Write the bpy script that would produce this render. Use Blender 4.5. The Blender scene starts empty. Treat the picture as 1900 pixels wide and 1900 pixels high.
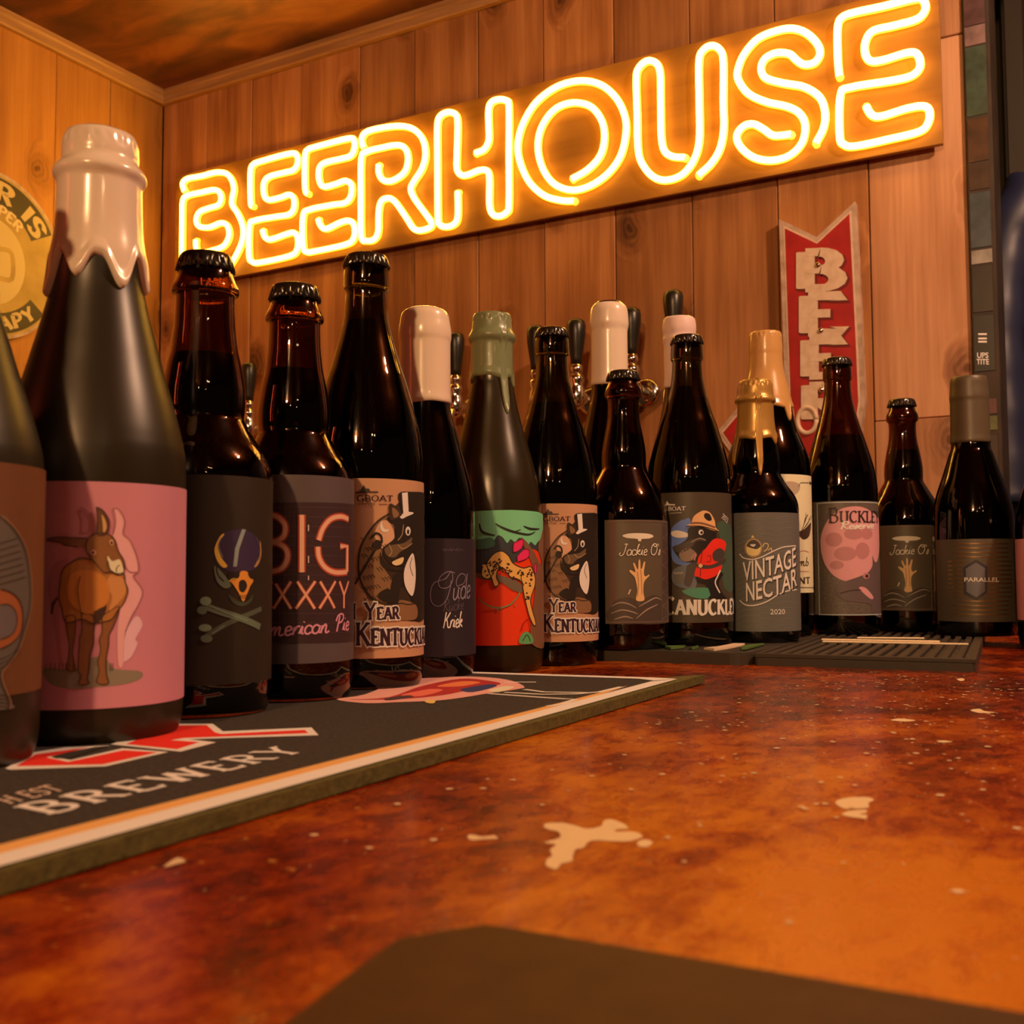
import bpy, bmesh, math, random
from mathutils import Vector, Matrix
random.seed(7)
SC = bpy.context.scene
COL = SC.collection
PI = math.pi

# ------------------------------------------------------------------ camera
F = 1980.0                      # focal length in pixels of the 1900 px frame
CAM_H = 0.074                   # lens height above the bar top (z = 0)
PITCH = math.atan(118.0 / F)
YAW = math.radians(29.2)
ROLL = math.radians(0.25)
FW = Vector((-math.sin(YAW) * math.cos(PITCH), math.cos(YAW) * math.cos(PITCH), math.sin(PITCH)))
_r = Vector((math.cos(YAW), math.sin(YAW), 0)); _u = _r.cross(FW)
RT = _r * math.cos(ROLL) - _u * math.sin(ROLL)
UP = _u * math.cos(ROLL) + _r * math.sin(ROLL)
CP = Vector((0, 0, CAM_H))
cd = bpy.data.cameras.new('camera')
cd.sensor_width = 36.0; cd.lens = 36.0 * F / 1900.0; cd.clip_start = 0.01; cd.clip_end = 50
cd.dof.use_dof = True; cd.dof.focus_distance = 0.80; cd.dof.aperture_fstop = 19.0
cam = bpy.data.objects.new('camera', cd); COL.objects.link(cam)
m = Matrix.Identity(4)
for i in range(3):
    m[i][0] = RT[i]; m[i][1] = UP[i]; m[i][2] = -FW[i]; m[i][3] = CP[i]
cam.matrix_world = m
SC.camera = cam
SC.cycles.max_bounces = 8; SC.cycles.diffuse_bounces = 3; SC.cycles.glossy_bounces = 3; SC.cycles.transmission_bounces = 8
SC.cycles.adaptive_threshold = 0.025; SC.cycles.caustics_reflective = False; SC.cycles.caustics_refractive = False

# ------------------------------------------------------------------ exposure, world, lamps
SC.view_settings.view_transform = 'Standard'; SC.view_settings.look = 'None'
SC.view_settings.exposure = 0.0; SC.view_settings.gamma = 1.0
SC.view_settings.use_curve_mapping = False
w = bpy.data.worlds.new('room_ambience'); SC.world = w; w.use_nodes = True
w.node_tree.nodes['Background'].inputs[0].default_value = (1.0, 0.45, 0.16, 1)
w.node_tree.nodes['Background'].inputs[1].default_value = 0.030

def lamp(name, loc, power, color, radius):
    l = bpy.data.lights.new(name, 'POINT'); l.energy = power; l.color = color; l.shadow_soft_size = radius
    o = bpy.data.objects.new(name, l); COL.objects.link(o); o.location = loc
    return o
WARM = (1.0, 0.56, 0.24)
lamp('pendant_bulb', (0.27, -1.72, 1.02), 108.0, WARM, 0.05)
lamp('wall_fill', (0.50, 0.90, 1.02), 44.0, (1.0, 0.60, 0.36), 0.03)  # unseen fill lamp, added to brighten the right of the back wall
for k, (x, y, z, e) in enumerate([(1.15, -0.55, 0.92, 1.5), (0.95, -1.9, 0.95, 2.0), (1.7, -1.35, 0.9, 2.0), (0.66, -0.35, 0.72, 0.8), (0.1, -1.9, 0.9, 2.0)]):
    lamp('string_bulb', (x, y, z), e, (1.0, 0.64, 0.34), 0.017)
al = bpy.data.lights.new('red_neon_strip', 'AREA'); al.shape = 'RECTANGLE'; al.size = 0.03; al.size_y = 0.7
al.energy = 1.3; al.color = (1.0, 0.12, 0.04)
ao = bpy.data.objects.new('red_neon_strip', al); COL.objects.link(ao)
ao.location = (-1.25, -0.65, 0.5); ao.rotation_euler = (PI / 2, 0, math.radians(-40))

# ------------------------------------------------------------------ measuring helpers
def ray(px, py): return FW + RT * ((px - 950) / F) - UP * ((py - 950) / F)
def on_z(px, py, z=0.0):
    d = ray(px, py); return CP + d * ((z - CAM_H) / d.z)
def on_y(px, py, y):
    d = ray(px, py); return CP + d * (y / d.y)
def on_x(px, py, x):
    d = ray(px, py); return CP + d * (x / d.x)

# ------------------------------------------------------------------ materials
def lin(c): return tuple((v / 12.92 if v <= 0.04045 else ((v + 0.055) / 1.055) ** 2.4) for v in [x / 255.0 for x in c])
MATS = {}
def principled(name, base, rough=0.5, metal=0.0, trans=0.0, ior=1.5, coat=0.0, spec=0.5, emit=None, estr=0.0):
    if name in MATS: return MATS[name]
    mt = bpy.data.materials.new(name); mt.use_nodes = True
    b = mt.node_tree.nodes['Principled BSDF']
    b.inputs['Base Color'].default_value = (*base, 1); b.inputs['Roughness'].default_value = rough
    b.inputs['Metallic'].default_value = metal; b.inputs['Transmission Weight'].default_value = trans
    b.inputs['IOR'].default_value = ior; b.inputs['Coat Weight'].default_value = coat
    b.inputs['Specular IOR Level'].default_value = spec
    if emit:
        b.inputs['Emission Color'].default_value = (*emit, 1); b.inputs['Emission Strength'].default_value = estr
    MATS[name] = mt
    return mt
def dim(c, k): return tuple(v * k for v in c)
def ink(r, g, b, rough=0.5):
    """print colour: a colour seen under the warm lamps turned back into a surface colour"""
    l = lin((r, g, b)); ref = (0.62, 0.36, 0.165)
    base = tuple(min(0.85, max(0.003, l[i] / ref[i] * 0.85 * (1.08, 1.0, 0.80)[i])) for i in range(3))
    return principled('print_%d_%d_%d' % (r, g, b), base, rough)

def nodes_of(mt):
    nt = mt.node_tree
    return nt, nt.nodes['Principled BSDF']
def nd(nt, t, **kw):
    n = nt.nodes.new(t)
    for k, v in kw.items():
        if hasattr(n, k): setattr(n, k, v)
        else: n.inputs[k].default_value = v
    return n
def ramp(nt, stops):
    r = nt.nodes.new('ShaderNodeValToRGB'); e = r.color_ramp.elements
    while len(e) < len(stops): e.new(0.5)
    for i, (p, c) in enumerate(stops):
        e[i].position = p; e[i].color = (*c, 1)
    return r

def wood_planks(name, c_dark, c_mid, c_light, axis='X'):
    """vertical boards: grain along z, oval knots, each board its own cut of timber"""
    mt = bpy.data.materials.new(name); mt.use_nodes = True
    nt, b = nodes_of(mt); L = nt.links.new
    tc = nd(nt, 'ShaderNodeTexCoord'); oi = nd(nt, 'ShaderNodeObjectInfo')
    rnd = nd(nt, 'ShaderNodeMath', operation='MULTIPLY'); rnd.inputs[1].default_value = 37.0; L(oi.outputs['Random'], rnd.inputs[0])
    cmb = nd(nt, 'ShaderNodeCombineXYZ'); L(rnd.outputs[0], cmb.inputs[0]); L(rnd.outputs[0], cmb.inputs[1]); L(rnd.outputs[0], cmb.inputs[2])
    add = nd(nt, 'ShaderNodeVectorMath', operation='ADD'); L(tc.outputs['Object'], add.inputs[0]); L(cmb.outputs[0], add.inputs[1])
    # knots
    sx = nd(nt, 'ShaderNodeSeparateXYZ'); L(add.outputs[0], sx.inputs[0])
    xy = nd(nt, 'ShaderNodeMath', operation='ADD'); L(sx.outputs[0], xy.inputs[0]); L(sx.outputs[1], xy.inputs[1])
    kx = nd(nt, 'ShaderNodeMath', operation='MULTIPLY'); L(xy.outputs[0], kx.inputs[0]); kx.inputs[1].default_value = 6.5
    kz = nd(nt, 'ShaderNodeMath', operation='MULTIPLY'); L(sx.outputs[2], kz.inputs[0]); kz.inputs[1].default_value = 4.2
    wob = nd(nt, 'ShaderNodeTexNoise'); wob.inputs['Scale'].default_value = 22; wob.inputs['Detail'].default_value = 2; L(add.outputs[0], wob.inputs[0])
    kx2 = nd(nt, 'ShaderNodeMath', operation='MULTIPLY_ADD'); L(wob.outputs[0], kx2.inputs[0]); kx2.inputs[1].default_value = 0.16; L(kx.outputs[0], kx2.inputs[2])
    kc = nd(nt, 'ShaderNodeCombineXYZ'); L(kx2.outputs[0], kc.inputs[0]); L(kz.outputs[0], kc.inputs[1])
    vo = nd(nt, 'ShaderNodeTexVoronoi', voronoi_dimensions='2D'); vo.inputs['Scale'].default_value = 1.0; vo.inputs['Randomness'].default_value = 0.95; L(kc.outputs[0], vo.inputs['Vector'])
    kr = nd(nt, 'ShaderNodeMapRange'); kr.inputs[1].default_value = 0.0; kr.inputs[2].default_value = 0.24; kr.inputs[3].default_value = 1.0; kr.inputs[4].default_value = 0.0
    L(vo.outputs['Distance'], kr.inputs[0])
    cs = nd(nt, 'ShaderNodeSeparateColor'); L(vo.outputs['Color'], cs.inputs[0])
    gt = nd(nt, 'ShaderNodeMath', operation='GREATER_THAN'); L(cs.outputs[0], gt.inputs[0]); gt.inputs[1].default_value = 0.52
    kg = nd(nt, 'ShaderNodeMath', operation='MULTIPLY'); L(kr.outputs[0], kg.inputs[0]); L(gt.outputs[0], kg.inputs[1]); kr = kg
    # grain bent round the knots
    mg = nd(nt, 'ShaderNodeMapping'); mg.inputs['Scale'].default_value = (26.0, 26.0, 1.5); L(add.outputs[0], mg.inputs[0])
    bend = nd(nt, 'ShaderNodeVectorMath', operation='MULTIPLY_ADD'); 
    kv = nd(nt, 'ShaderNodeCombineXYZ'); L(kr.outputs[0], kv.inputs[0]); L(kr.outputs[0], kv.inputs[1])
    L(kv.outputs[0], bend.inputs[0]); bend.inputs[1].default_value = (1.6, 1.6, 0); L(mg.outputs[0], bend.inputs[2])
    n1 = nd(nt, 'ShaderNodeTexNoise'); n1.inputs['Scale'].default_value = 1.0; n1.inputs['Detail'].default_value = 6; n1.inputs['Roughness'].default_value = 0.6; L(bend.outputs[0], n1.inputs[0])
    mf = nd(nt, 'ShaderNodeMapping'); mf.inputs['Scale'].default_value = (180, 180, 7); L(add.outputs[0], mf.inputs[0])
    n2 = nd(nt, 'ShaderNodeTexNoise'); n2.inputs['Detail'].default_value = 3; n2.inputs['Scale'].default_value = 1.0; L(mf.outputs[0], n2.inputs[0])
    mb = nd(nt, 'ShaderNodeMapping'); mb.inputs['Scale'].default_value = (7, 7, 4); L(add.outputs[0], mb.inputs[0])
    n3 = nd(nt, 'ShaderNodeTexNoise'); n3.inputs['Detail'].default_value = 2; n3.inputs['Scale'].default_value = 1.0; L(mb.outputs[0], n3.inputs[0])
    s1 = nd(nt, 'ShaderNodeMath', operation='MULTIPLY'); L(n1.outputs[0], s1.inputs[0]); s1.inputs[1].default_value = 0.55
    s2 = nd(nt, 'ShaderNodeMath', operation='MULTIPLY_ADD'); L(n2.outputs[0], s2.inputs[0]); s2.inputs[1].default_value = 0.18; L(s1.outputs[0], s2.inputs[2])
    s3 = nd(nt, 'ShaderNodeMath', operation='MULTIPLY_ADD'); L(n3.outputs[0], s3.inputs[0]); s3.inputs[1].default_value = 0.30; L(s2.outputs[0], s3.inputs[2])
    # knot rings + core
    rg = nd(nt, 'ShaderNodeMath', operation='MULTIPLY'); L(vo.outputs['Distance'], rg.inputs[0]); rg.inputs[1].default_value = 120.0
    sn = nd(nt, 'ShaderNodeMath', operation='SINE'); L(rg.outputs[0], sn.inputs[0])
    k2 = nd(nt, 'ShaderNodeMath', operation='POWER'); L(kr.outputs[0], k2.inputs[0]); k2.inputs[1].default_value = 1.6
    k3 = nd(nt, 'ShaderNodeMath', operation='MULTIPLY'); L(sn.outputs[0], k3.inputs[0]); L(k2.outputs[0], k3.inputs[1])
    k4 = nd(nt, 'ShaderNodeMath', operation='MULTIPLY_ADD'); L(k3.outputs[0], k4.inputs[0]); k4.inputs[1].default_value = -0.07; L(s3.outputs[0], k4.inputs[2])
    k5 = nd(nt, 'ShaderNodeMath', operation='MULTIPLY_ADD'); L(k2.outputs[0], k5.inputs[0]); k5.inputs[1].default_value = -0.36; L(k4.outputs[0], k5.inputs[2])
    cr = ramp(nt, [(0.20, c_dark), (0.46, c_mid), (0.64, c_light)]); L(k5.outputs[0], cr.inputs[0])
    hv = nd(nt, 'ShaderNodeHueSaturation'); L(cr.outputs[0], hv.inputs['Color'])
    vr = nd(nt, 'ShaderNodeMapRange'); vr.inputs[3].default_value = 0.78; vr.inputs[4].default_value = 1.2; L(oi.outputs['Random'], vr.inputs[0]); L(vr.outputs[0], hv.inputs['Value'])
    L(hv.outputs[0], b.inputs['Base Color'])
    b.inputs['Roughness'].default_value = 0.55; b.inputs['Specular IOR Level'].default_value = 0.35
    bp = nd(nt, 'ShaderNodeBump'); bp.inputs['Strength'].default_value = 0.25; bp.inputs['Distance'].default_value = 0.002
    L(s3.outputs[0], bp.inputs['Height']); L(bp.outputs[0], b.inputs['Normal'])
    return mt

def mottled(name, stops, scale, detail=5, rough=0.5, coat=0.0, stretch=(1, 1, 1), bump=0.0, coords='Object', distort=0.0, coat_rough=0.1):
    mt = bpy.data.materials.new(name); mt.use_nodes = True
    nt, b = nodes_of(mt); L = nt.links.new
    tc = nd(nt, 'ShaderNodeTexCoord'); mp = nd(nt, 'ShaderNodeMapping'); mp.inputs['Scale'].default_value = stretch
    L(tc.outputs[coords], mp.inputs[0])
    n = nd(nt, 'ShaderNodeTexNoise'); n.inputs['Scale'].default_value = scale; n.inputs['Detail'].default_value = detail; n.inputs['Distortion'].default_value = distort
    L(mp.outputs[0], n.inputs[0])
    cr = ramp(nt, stops); L(n.outputs[0], cr.inputs[0]); L(cr.outputs[0], b.inputs['Base Color'])
    b.inputs['Roughness'].default_value = rough; b.inputs['Coat Weight'].default_value = coat; b.inputs['Coat Roughness'].default_value = coat_rough
    if bump:
        bp = nd(nt, 'ShaderNodeBump'); bp.inputs['Strength'].default_value = bump; bp.inputs['Distance'].default_value = 0.002
        L(n.outputs[0], bp.inputs['Height']); L(bp.outputs[0], b.inputs['Normal'])
    return mt

# ------------------------------------------------------------------ object helpers
def finish(o, parent=None, label=None, cat=None, group=None, kind=None):
    COL.objects.link(o)
    if parent is not None: o.parent = parent
    if label: o['label'] = label
    if cat: o['category'] = cat
    if group: o['group'] = group
    if kind: o['kind'] = kind
    return o
def thing(name, loc, label, cat, group=None, rotz=0.0):
    o = bpy.data.objects.new(name, None); o.empty_display_size = 0.02
    o.location = loc; o.rotation_euler = (0, 0, rotz)
    return finish(o, None, label, cat, group)
def mesh_obj(name, verts, faces, mats, parent=None, smooth=False, midx=None, loc=None, **kw):
    me = bpy.data.meshes.new(name); me.from_pydata([tuple(v) for v in verts], [], faces); me.update()
    for mt in (mats if isinstance(mats, (list, tuple)) else [mats]): me.materials.append(mt)
    if midx: me.polygons.foreach_set('material_index', midx)
    if smooth: me.polygons.foreach_set('use_smooth', [True] * len(me.polygons))
    o = bpy.data.objects.new(name, me)
    if loc is not None: o.location = loc
    return finish(o, parent, **kw)
def bm_obj(name, bm, mats, parent=None, smooth=False, loc=None, **kw):
    me = bpy.data.meshes.new(name); bm.to_mesh(me); bm.free()
    for mt in (mats if isinstance(mats, (list, tuple)) else [mats]): me.materials.append(mt)
    if smooth: me.polygons.foreach_set('use_smooth', [True] * len(me.polygons))
    o = bpy.data.objects.new(name, me)
    if loc is not None: o.location = loc
    return finish(o, parent, **kw)
def box_bm(x0, x1, y0, y1, z0, z1, bevel=0.0, seg=2):
    bm = bmesh.new()
    bmesh.ops.create_cube(bm, size=1.0)
    for v in bm.verts:
        v.co = Vector(((x0 + x1) / 2 + v.co.x * (x1 - x0), (y0 + y1) / 2 + v.co.y * (y1 - y0), (z0 + z1) / 2 + v.co.z * (z1 - z0)))
    if bevel: bmesh.ops.bevel(bm, geom=bm.edges[:], offset=bevel, segments=seg, affect='EDGES')
    return bm
def lathe(profile, seg=64, closed_ends=True):
    """profile: list of (z, r) from top to bottom"""
    V = []; Fc = []
    n = len(profile)
    for (z, r) in profile:
        for k in range(seg):
            a = 2 * PI * k / seg; V.append((r * math.cos(a), r * math.sin(a), z))
    for i in range(n - 1):
        for k in range(seg):
            k2 = (k + 1) % seg
            Fc.append((i * seg + k, (i + 1) * seg + k, (i + 1) * seg + k2, i * seg + k2))
    if closed_ends:
        if profile[0][1] > 1e-6: Fc.append(tuple(range(seg)))
        if profile[-1][1] > 1e-6: Fc.append(tuple(reversed(range((n - 1) * seg, n * seg))))
    return V, Fc
def catmull(pts, sub=4, closed=False):
    out = []; n = len(pts)
    if n < 3: return list(pts)
    rng = range(n) if closed else range(n - 1)
    D = len(pts[0])
    for i in rng:
        p0 = pts[(i - 1) % n] if (closed or i > 0) else pts[0]
        p1 = pts[i]; p2 = pts[(i + 1) % n]
        p3 = pts[(i + 2) % n] if (closed or i + 2 < n) else pts[-1]
        for k in range(sub):
            t = k / sub
            out.append(tuple(0.5 * (2 * p1[j] + (p2[j] - p0[j]) * t + (2 * p0[j] - 5 * p1[j] + 4 * p2[j] - p3[j]) * t * t + (3 * p1[j] - p0[j] - 3 * p2[j] + p3[j]) * t ** 3) for j in range(D)))
    if not closed: out.append(tuple(pts[-1]))
    return out
def tube(points, r, seg=10, caps=True):
    """round tube along a 3-D polyline"""
    V = []; Fc = []; P = [Vector(p) for p in points]; n = len(P)
    prev = None
    for i in range(n):
        t = (P[min(i + 1, n - 1)] - P[max(i - 1, 0)]).normalized()
        ref = Vector((0, 1, 0)) if abs(t.y) < 0.95 else Vector((1, 0, 0))
        a = t.cross(ref).normalized() if prev is None else (prev - t * prev.dot(t)).normalized()
        prev = a; b = t.cross(a)
        rr = r[i] if isinstance(r, (list, tuple)) else r
        for k in range(seg):
            an = 2 * PI * k / seg; V.append(P[i] + a * (rr * math.cos(an)) + b * (rr * math.sin(an)))
    for i in range(n - 1):
        for k in range(seg):
            k2 = (k + 1) % seg; Fc.append((i * seg + k, i * seg + k2, (i + 1) * seg + k2, (i + 1) * seg + k))
    if caps: Fc.append(tuple(reversed(range(seg)))); Fc.append(tuple(range((n - 1) * seg, n * seg)))
    return V, Fc

# ------------------------------------------------------------------ lettering (stroke letters) and flat print
def arc(cx, cy, rx, ry, a0, a1, n=9):
    return [(cx + rx * math.cos(math.radians(a0 + (a1 - a0) * i / (n - 1))), cy + ry * math.sin(math.radians(a0 + (a1 - a0) * i / (n - 1)))) for i in range(n)]
GL = {  # letter: (width, strokes) on a unit cap height
 'A': (.80, [[(.04, 0), (.40, 1)], [(.40, 1), (.76, 0)], [(.18, .36), (.62, .36)]]),
 'B': (.68, [[(.12, 0), (.12, 1)], [(.12, 1), (.34, 1)] + arc(.34, .76, .24, .24, 90, -90) + [(.12, .52)], [(.12, .52), (.36, .52)] + arc(.36, .26, .27, .26, 90, -90) + [(.12, 0)]]),
 'C': (.74, [arc(.42, .5, .36, .5, 45, 315, 17)]),
 'D': (.76, [[(.12, 0), (.12, 1)], [(.12, 1), (.3, 1)] + arc(.3, .5, .38, .5, 90, -90, 13) + [(.12, 0)]]),
 'E': (.64, [[(.12, 0), (.12, 1)], [(.12, 1), (.58, 1), (.58, .86)], [(.12, .52), (.46, .52)], [(.12, 0), (.60, 0), (.60, .15)]]),
 'F': (.60, [[(.12, 0), (.12, 1)], [(.12, 1), (.56, 1), (.56, .86)], [(.12, .52), (.44, .52)]]),
 'G': (.78, [arc(.42, .5, .36, .5, 45, 330, 17), [(.5, .42), (.74, .42), (.74, .08)]]),
 'H': (.80, [[(.12, 0), (.12, 1)], [(.68, 0), (.68, 1)], [(.12, .5), (.68, .5)]]),
 'I': (.26, [[(.13, 0), (.13, 1)]]),
 'K': (.80, [[(.12, 0), (.12, 1)], [(.68, 1), (.14, .45)], [(.30, .58), (.74, 0)]]),
 'L': (.60, [[(.12, 0), (.12, 1)], [(.12, 0), (.56, 0), (.56, .18)]]),
 'M': (.96, [[(.12, 0), (.14, 1)], [(.14, 1), (.48, .1)], [(.48, .1), (.82, 1)], [(.82, 1), (.84, 0)]]),
 'N': (.82, [[(.12, 0), (.12, 1)], [(.12, 1), (.70, 0)], [(.70, 0), (.70, 1)]]),
 'O': (.84, [arc(.42, .5, .36, .5, 0, 360, 25)]),
 'P': (.66, [[(.12, 0), (.12, 1)], [(.12, 1), (.34, 1)] + arc(.34, .74, .26, .26, 90, -90) + [(.12, .48)]]),
 'R': (.74, [[(.12, 0), (.12, 1)], [(.12, 1), (.34, 1)] + arc(.34, .75, .25, .25, 90, -90) + [(.12, .5)], [(.34, .5), (.68, 0)]]),
 'S': (.62, [[(.54, .82)] + arc(.31, .75, .22, .25, 30, 260, 11) + arc(.31, .26, .24, .26, 80, -150, 11)]),
 'T': (.74, [[(.37, 0), (.37, 1)], [(.04, .84), (.04, 1), (.70, 1), (.70, .84)]]),
 'U': (.80, [[(.12, 1), (.12, .3)] + arc(.40, .3, .28, .3, 180, 360, 11) + [(.68, .3), (.68, 1)]]),
 'V': (.78, [[(.04, 1), (.39, 0)], [(.39, 0), (.74, 1)]]),
 'W': (1.06, [[(.04, 1), (.28, 0)], [(.28, 0), (.53, .9)], [(.53, .9), (.78, 0)], [(.78, 0), (1.02, 1)]]),
 'X': (.76, [[(.04, 1), (.72, 0)], [(.72, 1), (.04, 0)]]),
 'Y': (.76, [[(.04, 1), (.38, .48)], [(.72, 1), (.38, .48)], [(.38, .48), (.38, 0)]]),
 '0': (.66, [arc(.33, .5, .27, .5, 0, 360, 21)]),
 '1': (.40, [[(.2, 0), (.2, 1)], [(.2, 1), (.04, .82)]]),
 '2': (.62, [[(.06, .78)] + arc(.31, .73, .25, .27, 170, -30, 11) + [(.06, 0), (.58, 0)]]),
 '3': (.60, [arc(.28, .75, .24, .25, 150, -90, 11), arc(.28, .26, .27, .26, 90, -150, 11)]),
 '&': (.7, [[(.66, 0), (.2, .75)] + arc(.32, .82, .13, .16, 200, -20, 8) + [(.12, .35)] + arc(.3, .22, .24, .22, 150, 360, 9)]),
 ' ': (.34, []),
}
SCRIPT = {  # joined handwriting, x height 0.5
 'a': (.46, [arc(.22, .25, .18, .24, 40, 360, 13) + [(.41, .45), (.40, .12), (.46, .02)]]),
 'c': (.36, [[(.36, .36)] + arc(.2, .25, .17, .24, 45, 320, 11) + [(.36, .04)]]),
 'd': (.48, [arc(.22, .25, .18, .24, 30, 360, 13) + [(.42, .98), (.40, .12), (.48, .02)]]),
 'e': (.38, [[(.02, .2), (.32, .3)] + arc(.2, .3, .14, .2, 10, 200, 8) + arc(.22, .2, .16, .2, 180, 320, 7) + [(.38, .1)]]),
 'i': (.24, [[(.02, .05), (.12, .48), (.12, .12), (.24, .03)], [(.14, .68), (.16, .72)]]),
 'k': (.46, [[(.06, 0), (.1, .6), (.18, .95), (.1, .8), (.08, 0)], [(.08, .22), (.3, .48), (.34, .36), (.12, .24), (.28, .12), (.44, .02)]]),
 'm': (.72, [[(.06, 0), (.08, .45), (.08, .2), (.2, .48), (.28, .4), (.28, 0), (.32, .25), (.42, .48), (.5, .4), (.5, .1), (.6, 0), (.72, .08)]]),
 'n': (.52, [[(.06, 0), (.08, .45), (.08, .2), (.2, .48), (.3, .4), (.3, .1), (.38, 0), (.52, .1)]]),
 'r': (.34, [[(.06, 0), (.1, .45), (.1, .2), (.2, .46), (.34, .46)]]),
 's': (.32, [[(.04, .05), (.2, .5), (.26, .2), (.16, .0), (.04, .06)]]),
 'u': (.5, [[(.06, .46), (.07, .12), (.16, .0), (.3, .1), (.36, .46), (.36, .12), (.5, .02)]]),
 'v': (.42, [[(.05, .46), (.18, .02), (.34, .46), (.42, .4)]]),
 'h': (.5, [[(.06, 0), (.12, .7), (.2, .95), (.1, .7), (.08, .1), (.2, .46), (.3, .4), (.3, .1), (.4, 0), (.5, .08)]]),
 'b': (.44, [[(.08, .95), (.08, .1)] + arc(.22, .22, .16, .22, 210, 480, 12)]),
 'o': (.44, [arc(.22, .25, .18, .25, 80, 440, 13) + [(.44, .42)]]),
 'y': (.46, [[(.06, .46), (.08, .15), (.2, .02), (.34, .46), (.3, -.2), (.16, -.4), (.06, -.25), (.44, .1)]]),
 'J': (.62, [[(.48, .98), (.46, .6), (.40, .2), (.26, .0), (.10, .02), (.03, .16), (.10, .26)], [(.30, .95), (.48, .98), (.62, .94)]]),
 'K': (.66, [[(.2, .98), (.16, .5), (.1, 0)], [(.6, .95), (.3, .55), (.18, .48), (.36, .46), (.5, .05), (.66, .06)]]),
 'O': (.8, [arc(.4, .5, .34, .48, 110, 480, 21) + [(.5, .7), (.74, .98)]]),
 'P': (.62, [[(.2, 0), (.24, .5), (.28, .9)], [(.06, .6), (.14, .9), (.4, 1.0), (.58, .85), (.52, .6), (.3, .48)]]),
 'A': (.7, [[(.02, .06), (.16, .02), (.48, .98), (.5, .1), (.7, .04)], [(.2, .4), (.58, .42)]]),
 'R': (.66, [[(.16, 0), (.22, .92)], [(.04, .7), (.2, .96), (.46, .96), (.52, .7), (.24, .5), (.42, .2), (.66, .02)]]),
 'D': (.7, [[(.2, .95), (.18, .05), (.1, .0), (.3, .0), (.6, .2), (.62, .7), (.36, .98), (.06, .8)]]),
 "'": (.16, [[(.08, .95), (.06, .75)]]), ' ': (.3, []),
}
def strip_poly(pts, widths):
    """polyline -> quads"""
    V = []; Fc = []; n = len(pts)
    for i in range(n):
        a = pts[max(i - 1, 0)]; b = pts[min(i + 1, n - 1)]
        dx, dy = b[0] - a[0], b[1] - a[1]; l = math.hypot(dx, dy) or 1e-9
        nx, ny = -dy / l, dx / l; wd = widths[i] / 2
        V.append((pts[i][0] + nx * wd, pts[i][1] + ny * wd)); V.append((pts[i][0] - nx * wd, pts[i][1] - ny * wd))
    for i in range(n - 1): Fc.append((2 * i, 2 * i + 1, 2 * i + 3, 2 * i + 2))
    return V, Fc
def serif_word(s, wt=.17, contrast=.62, grow=0.0, caps_small=None, serif=True, gap=.10):
    """list of (verts, faces) for a line of slab or roman capitals; caps_small = scale of the letters after the first"""
    out = []; x = 0.0
    for i, ch in enumerate(s):
        wd, strokes = GL[ch]; k = caps_small if (caps_small and i > 0 and s[i - 1] != ' ') else 1.0
        for st in strokes:
            ws = []
            for j in range(len(st)):
                a = st[max(j - 1, 0)]; b = st[min(j + 1, len(st) - 1)]
                dx, dy = b[0] - a[0], b[1] - a[1]; l = math.hypot(dx, dy) or 1e-9
                cr = abs(dx / l * .30 - dy / l * .95)
                ws.append(wt * ((1 - contrast) + contrast * min(1, cr)) + grow * 2)
            pts = [(x + p[0] * k, p[1] * k) for p in st]
            if grow:
                for e, q in ((0, 1), (-1, -2)):
                    dx, dy = pts[e][0] - pts[q][0], pts[e][1] - pts[q][1]; l = math.hypot(dx, dy) or 1e-9
                    pts[e] = (pts[e][0] + dx / l * grow, pts[e][1] + dy / l * grow)
            out.append(strip_poly(pts, ws))
            if serif:
                for e, q in ((0, 1), (-1, -2)):
                    p, r = st[e], st[q]
                    if p[1] in (0, 1) and abs(p[1] - r[1]) > 0.5 * math.hypot(p[0] - r[0], p[1] - r[1]):
                        hw = .13 + grow; th = .045 + grow; yy = (p[1] - (0.03 if p[1] == 1 else -0.03)) * k
                        cx = x + p[0] * k
                        out.append(([(cx - hw, yy - th), (cx + hw, yy - th), (cx + hw, yy + th), (cx - hw, yy + th)], [(0, 1, 2, 3)]))
        x += (wd + gap) * k
    return out, x - gap
def script_word(s, wt=.06):
    out = []; x = 0.0
    for ch in s:
        wd, strokes = SCRIPT[ch]
        for st in strokes:
            pts = [(x + p[0] + p[1] * .18, p[1]) for p in (catmull(st, 3) if len(st) > 2 else st)]
            out.append(strip_poly(pts, [wt] * len(pts)))
        x += wd
    return out, x
def font_word(s, bold=0.0):
    """line of plain sans letters, scaled to cap height 1"""
    cu = bpy.data.curves.new('lettering', 'FONT'); cu.body = s; cu.size = 1.0; cu.offset = bold; cu.resolution_u = 3
    ob = bpy.data.objects.new('lettering', cu); COL.objects.link(ob)
    dg = bpy.context.evaluated_depsgraph_get(); dg.update()
    me = ob.evaluated_get(dg).to_mesh()
    V = [(v.co.x, v.co.y) for v in me.vertices]; Fc = [tuple(p.vertices) for p in me.polygons]
    ob.evaluated_get(dg).to_mesh_clear(); bpy.data.objects.remove(ob); bpy.data.curves.remove(cu)
    x0 = min(v[0] for v in V); x1 = max(v[0] for v in V); y1 = max(v[1] for v in V); y0 = min(0, min(v[1] for v in V))
    hh = y1
    return [([((v[0] - x0) / hh, v[1] / hh) for v in V], Fc)], (x1 - x0) / hh

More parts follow.
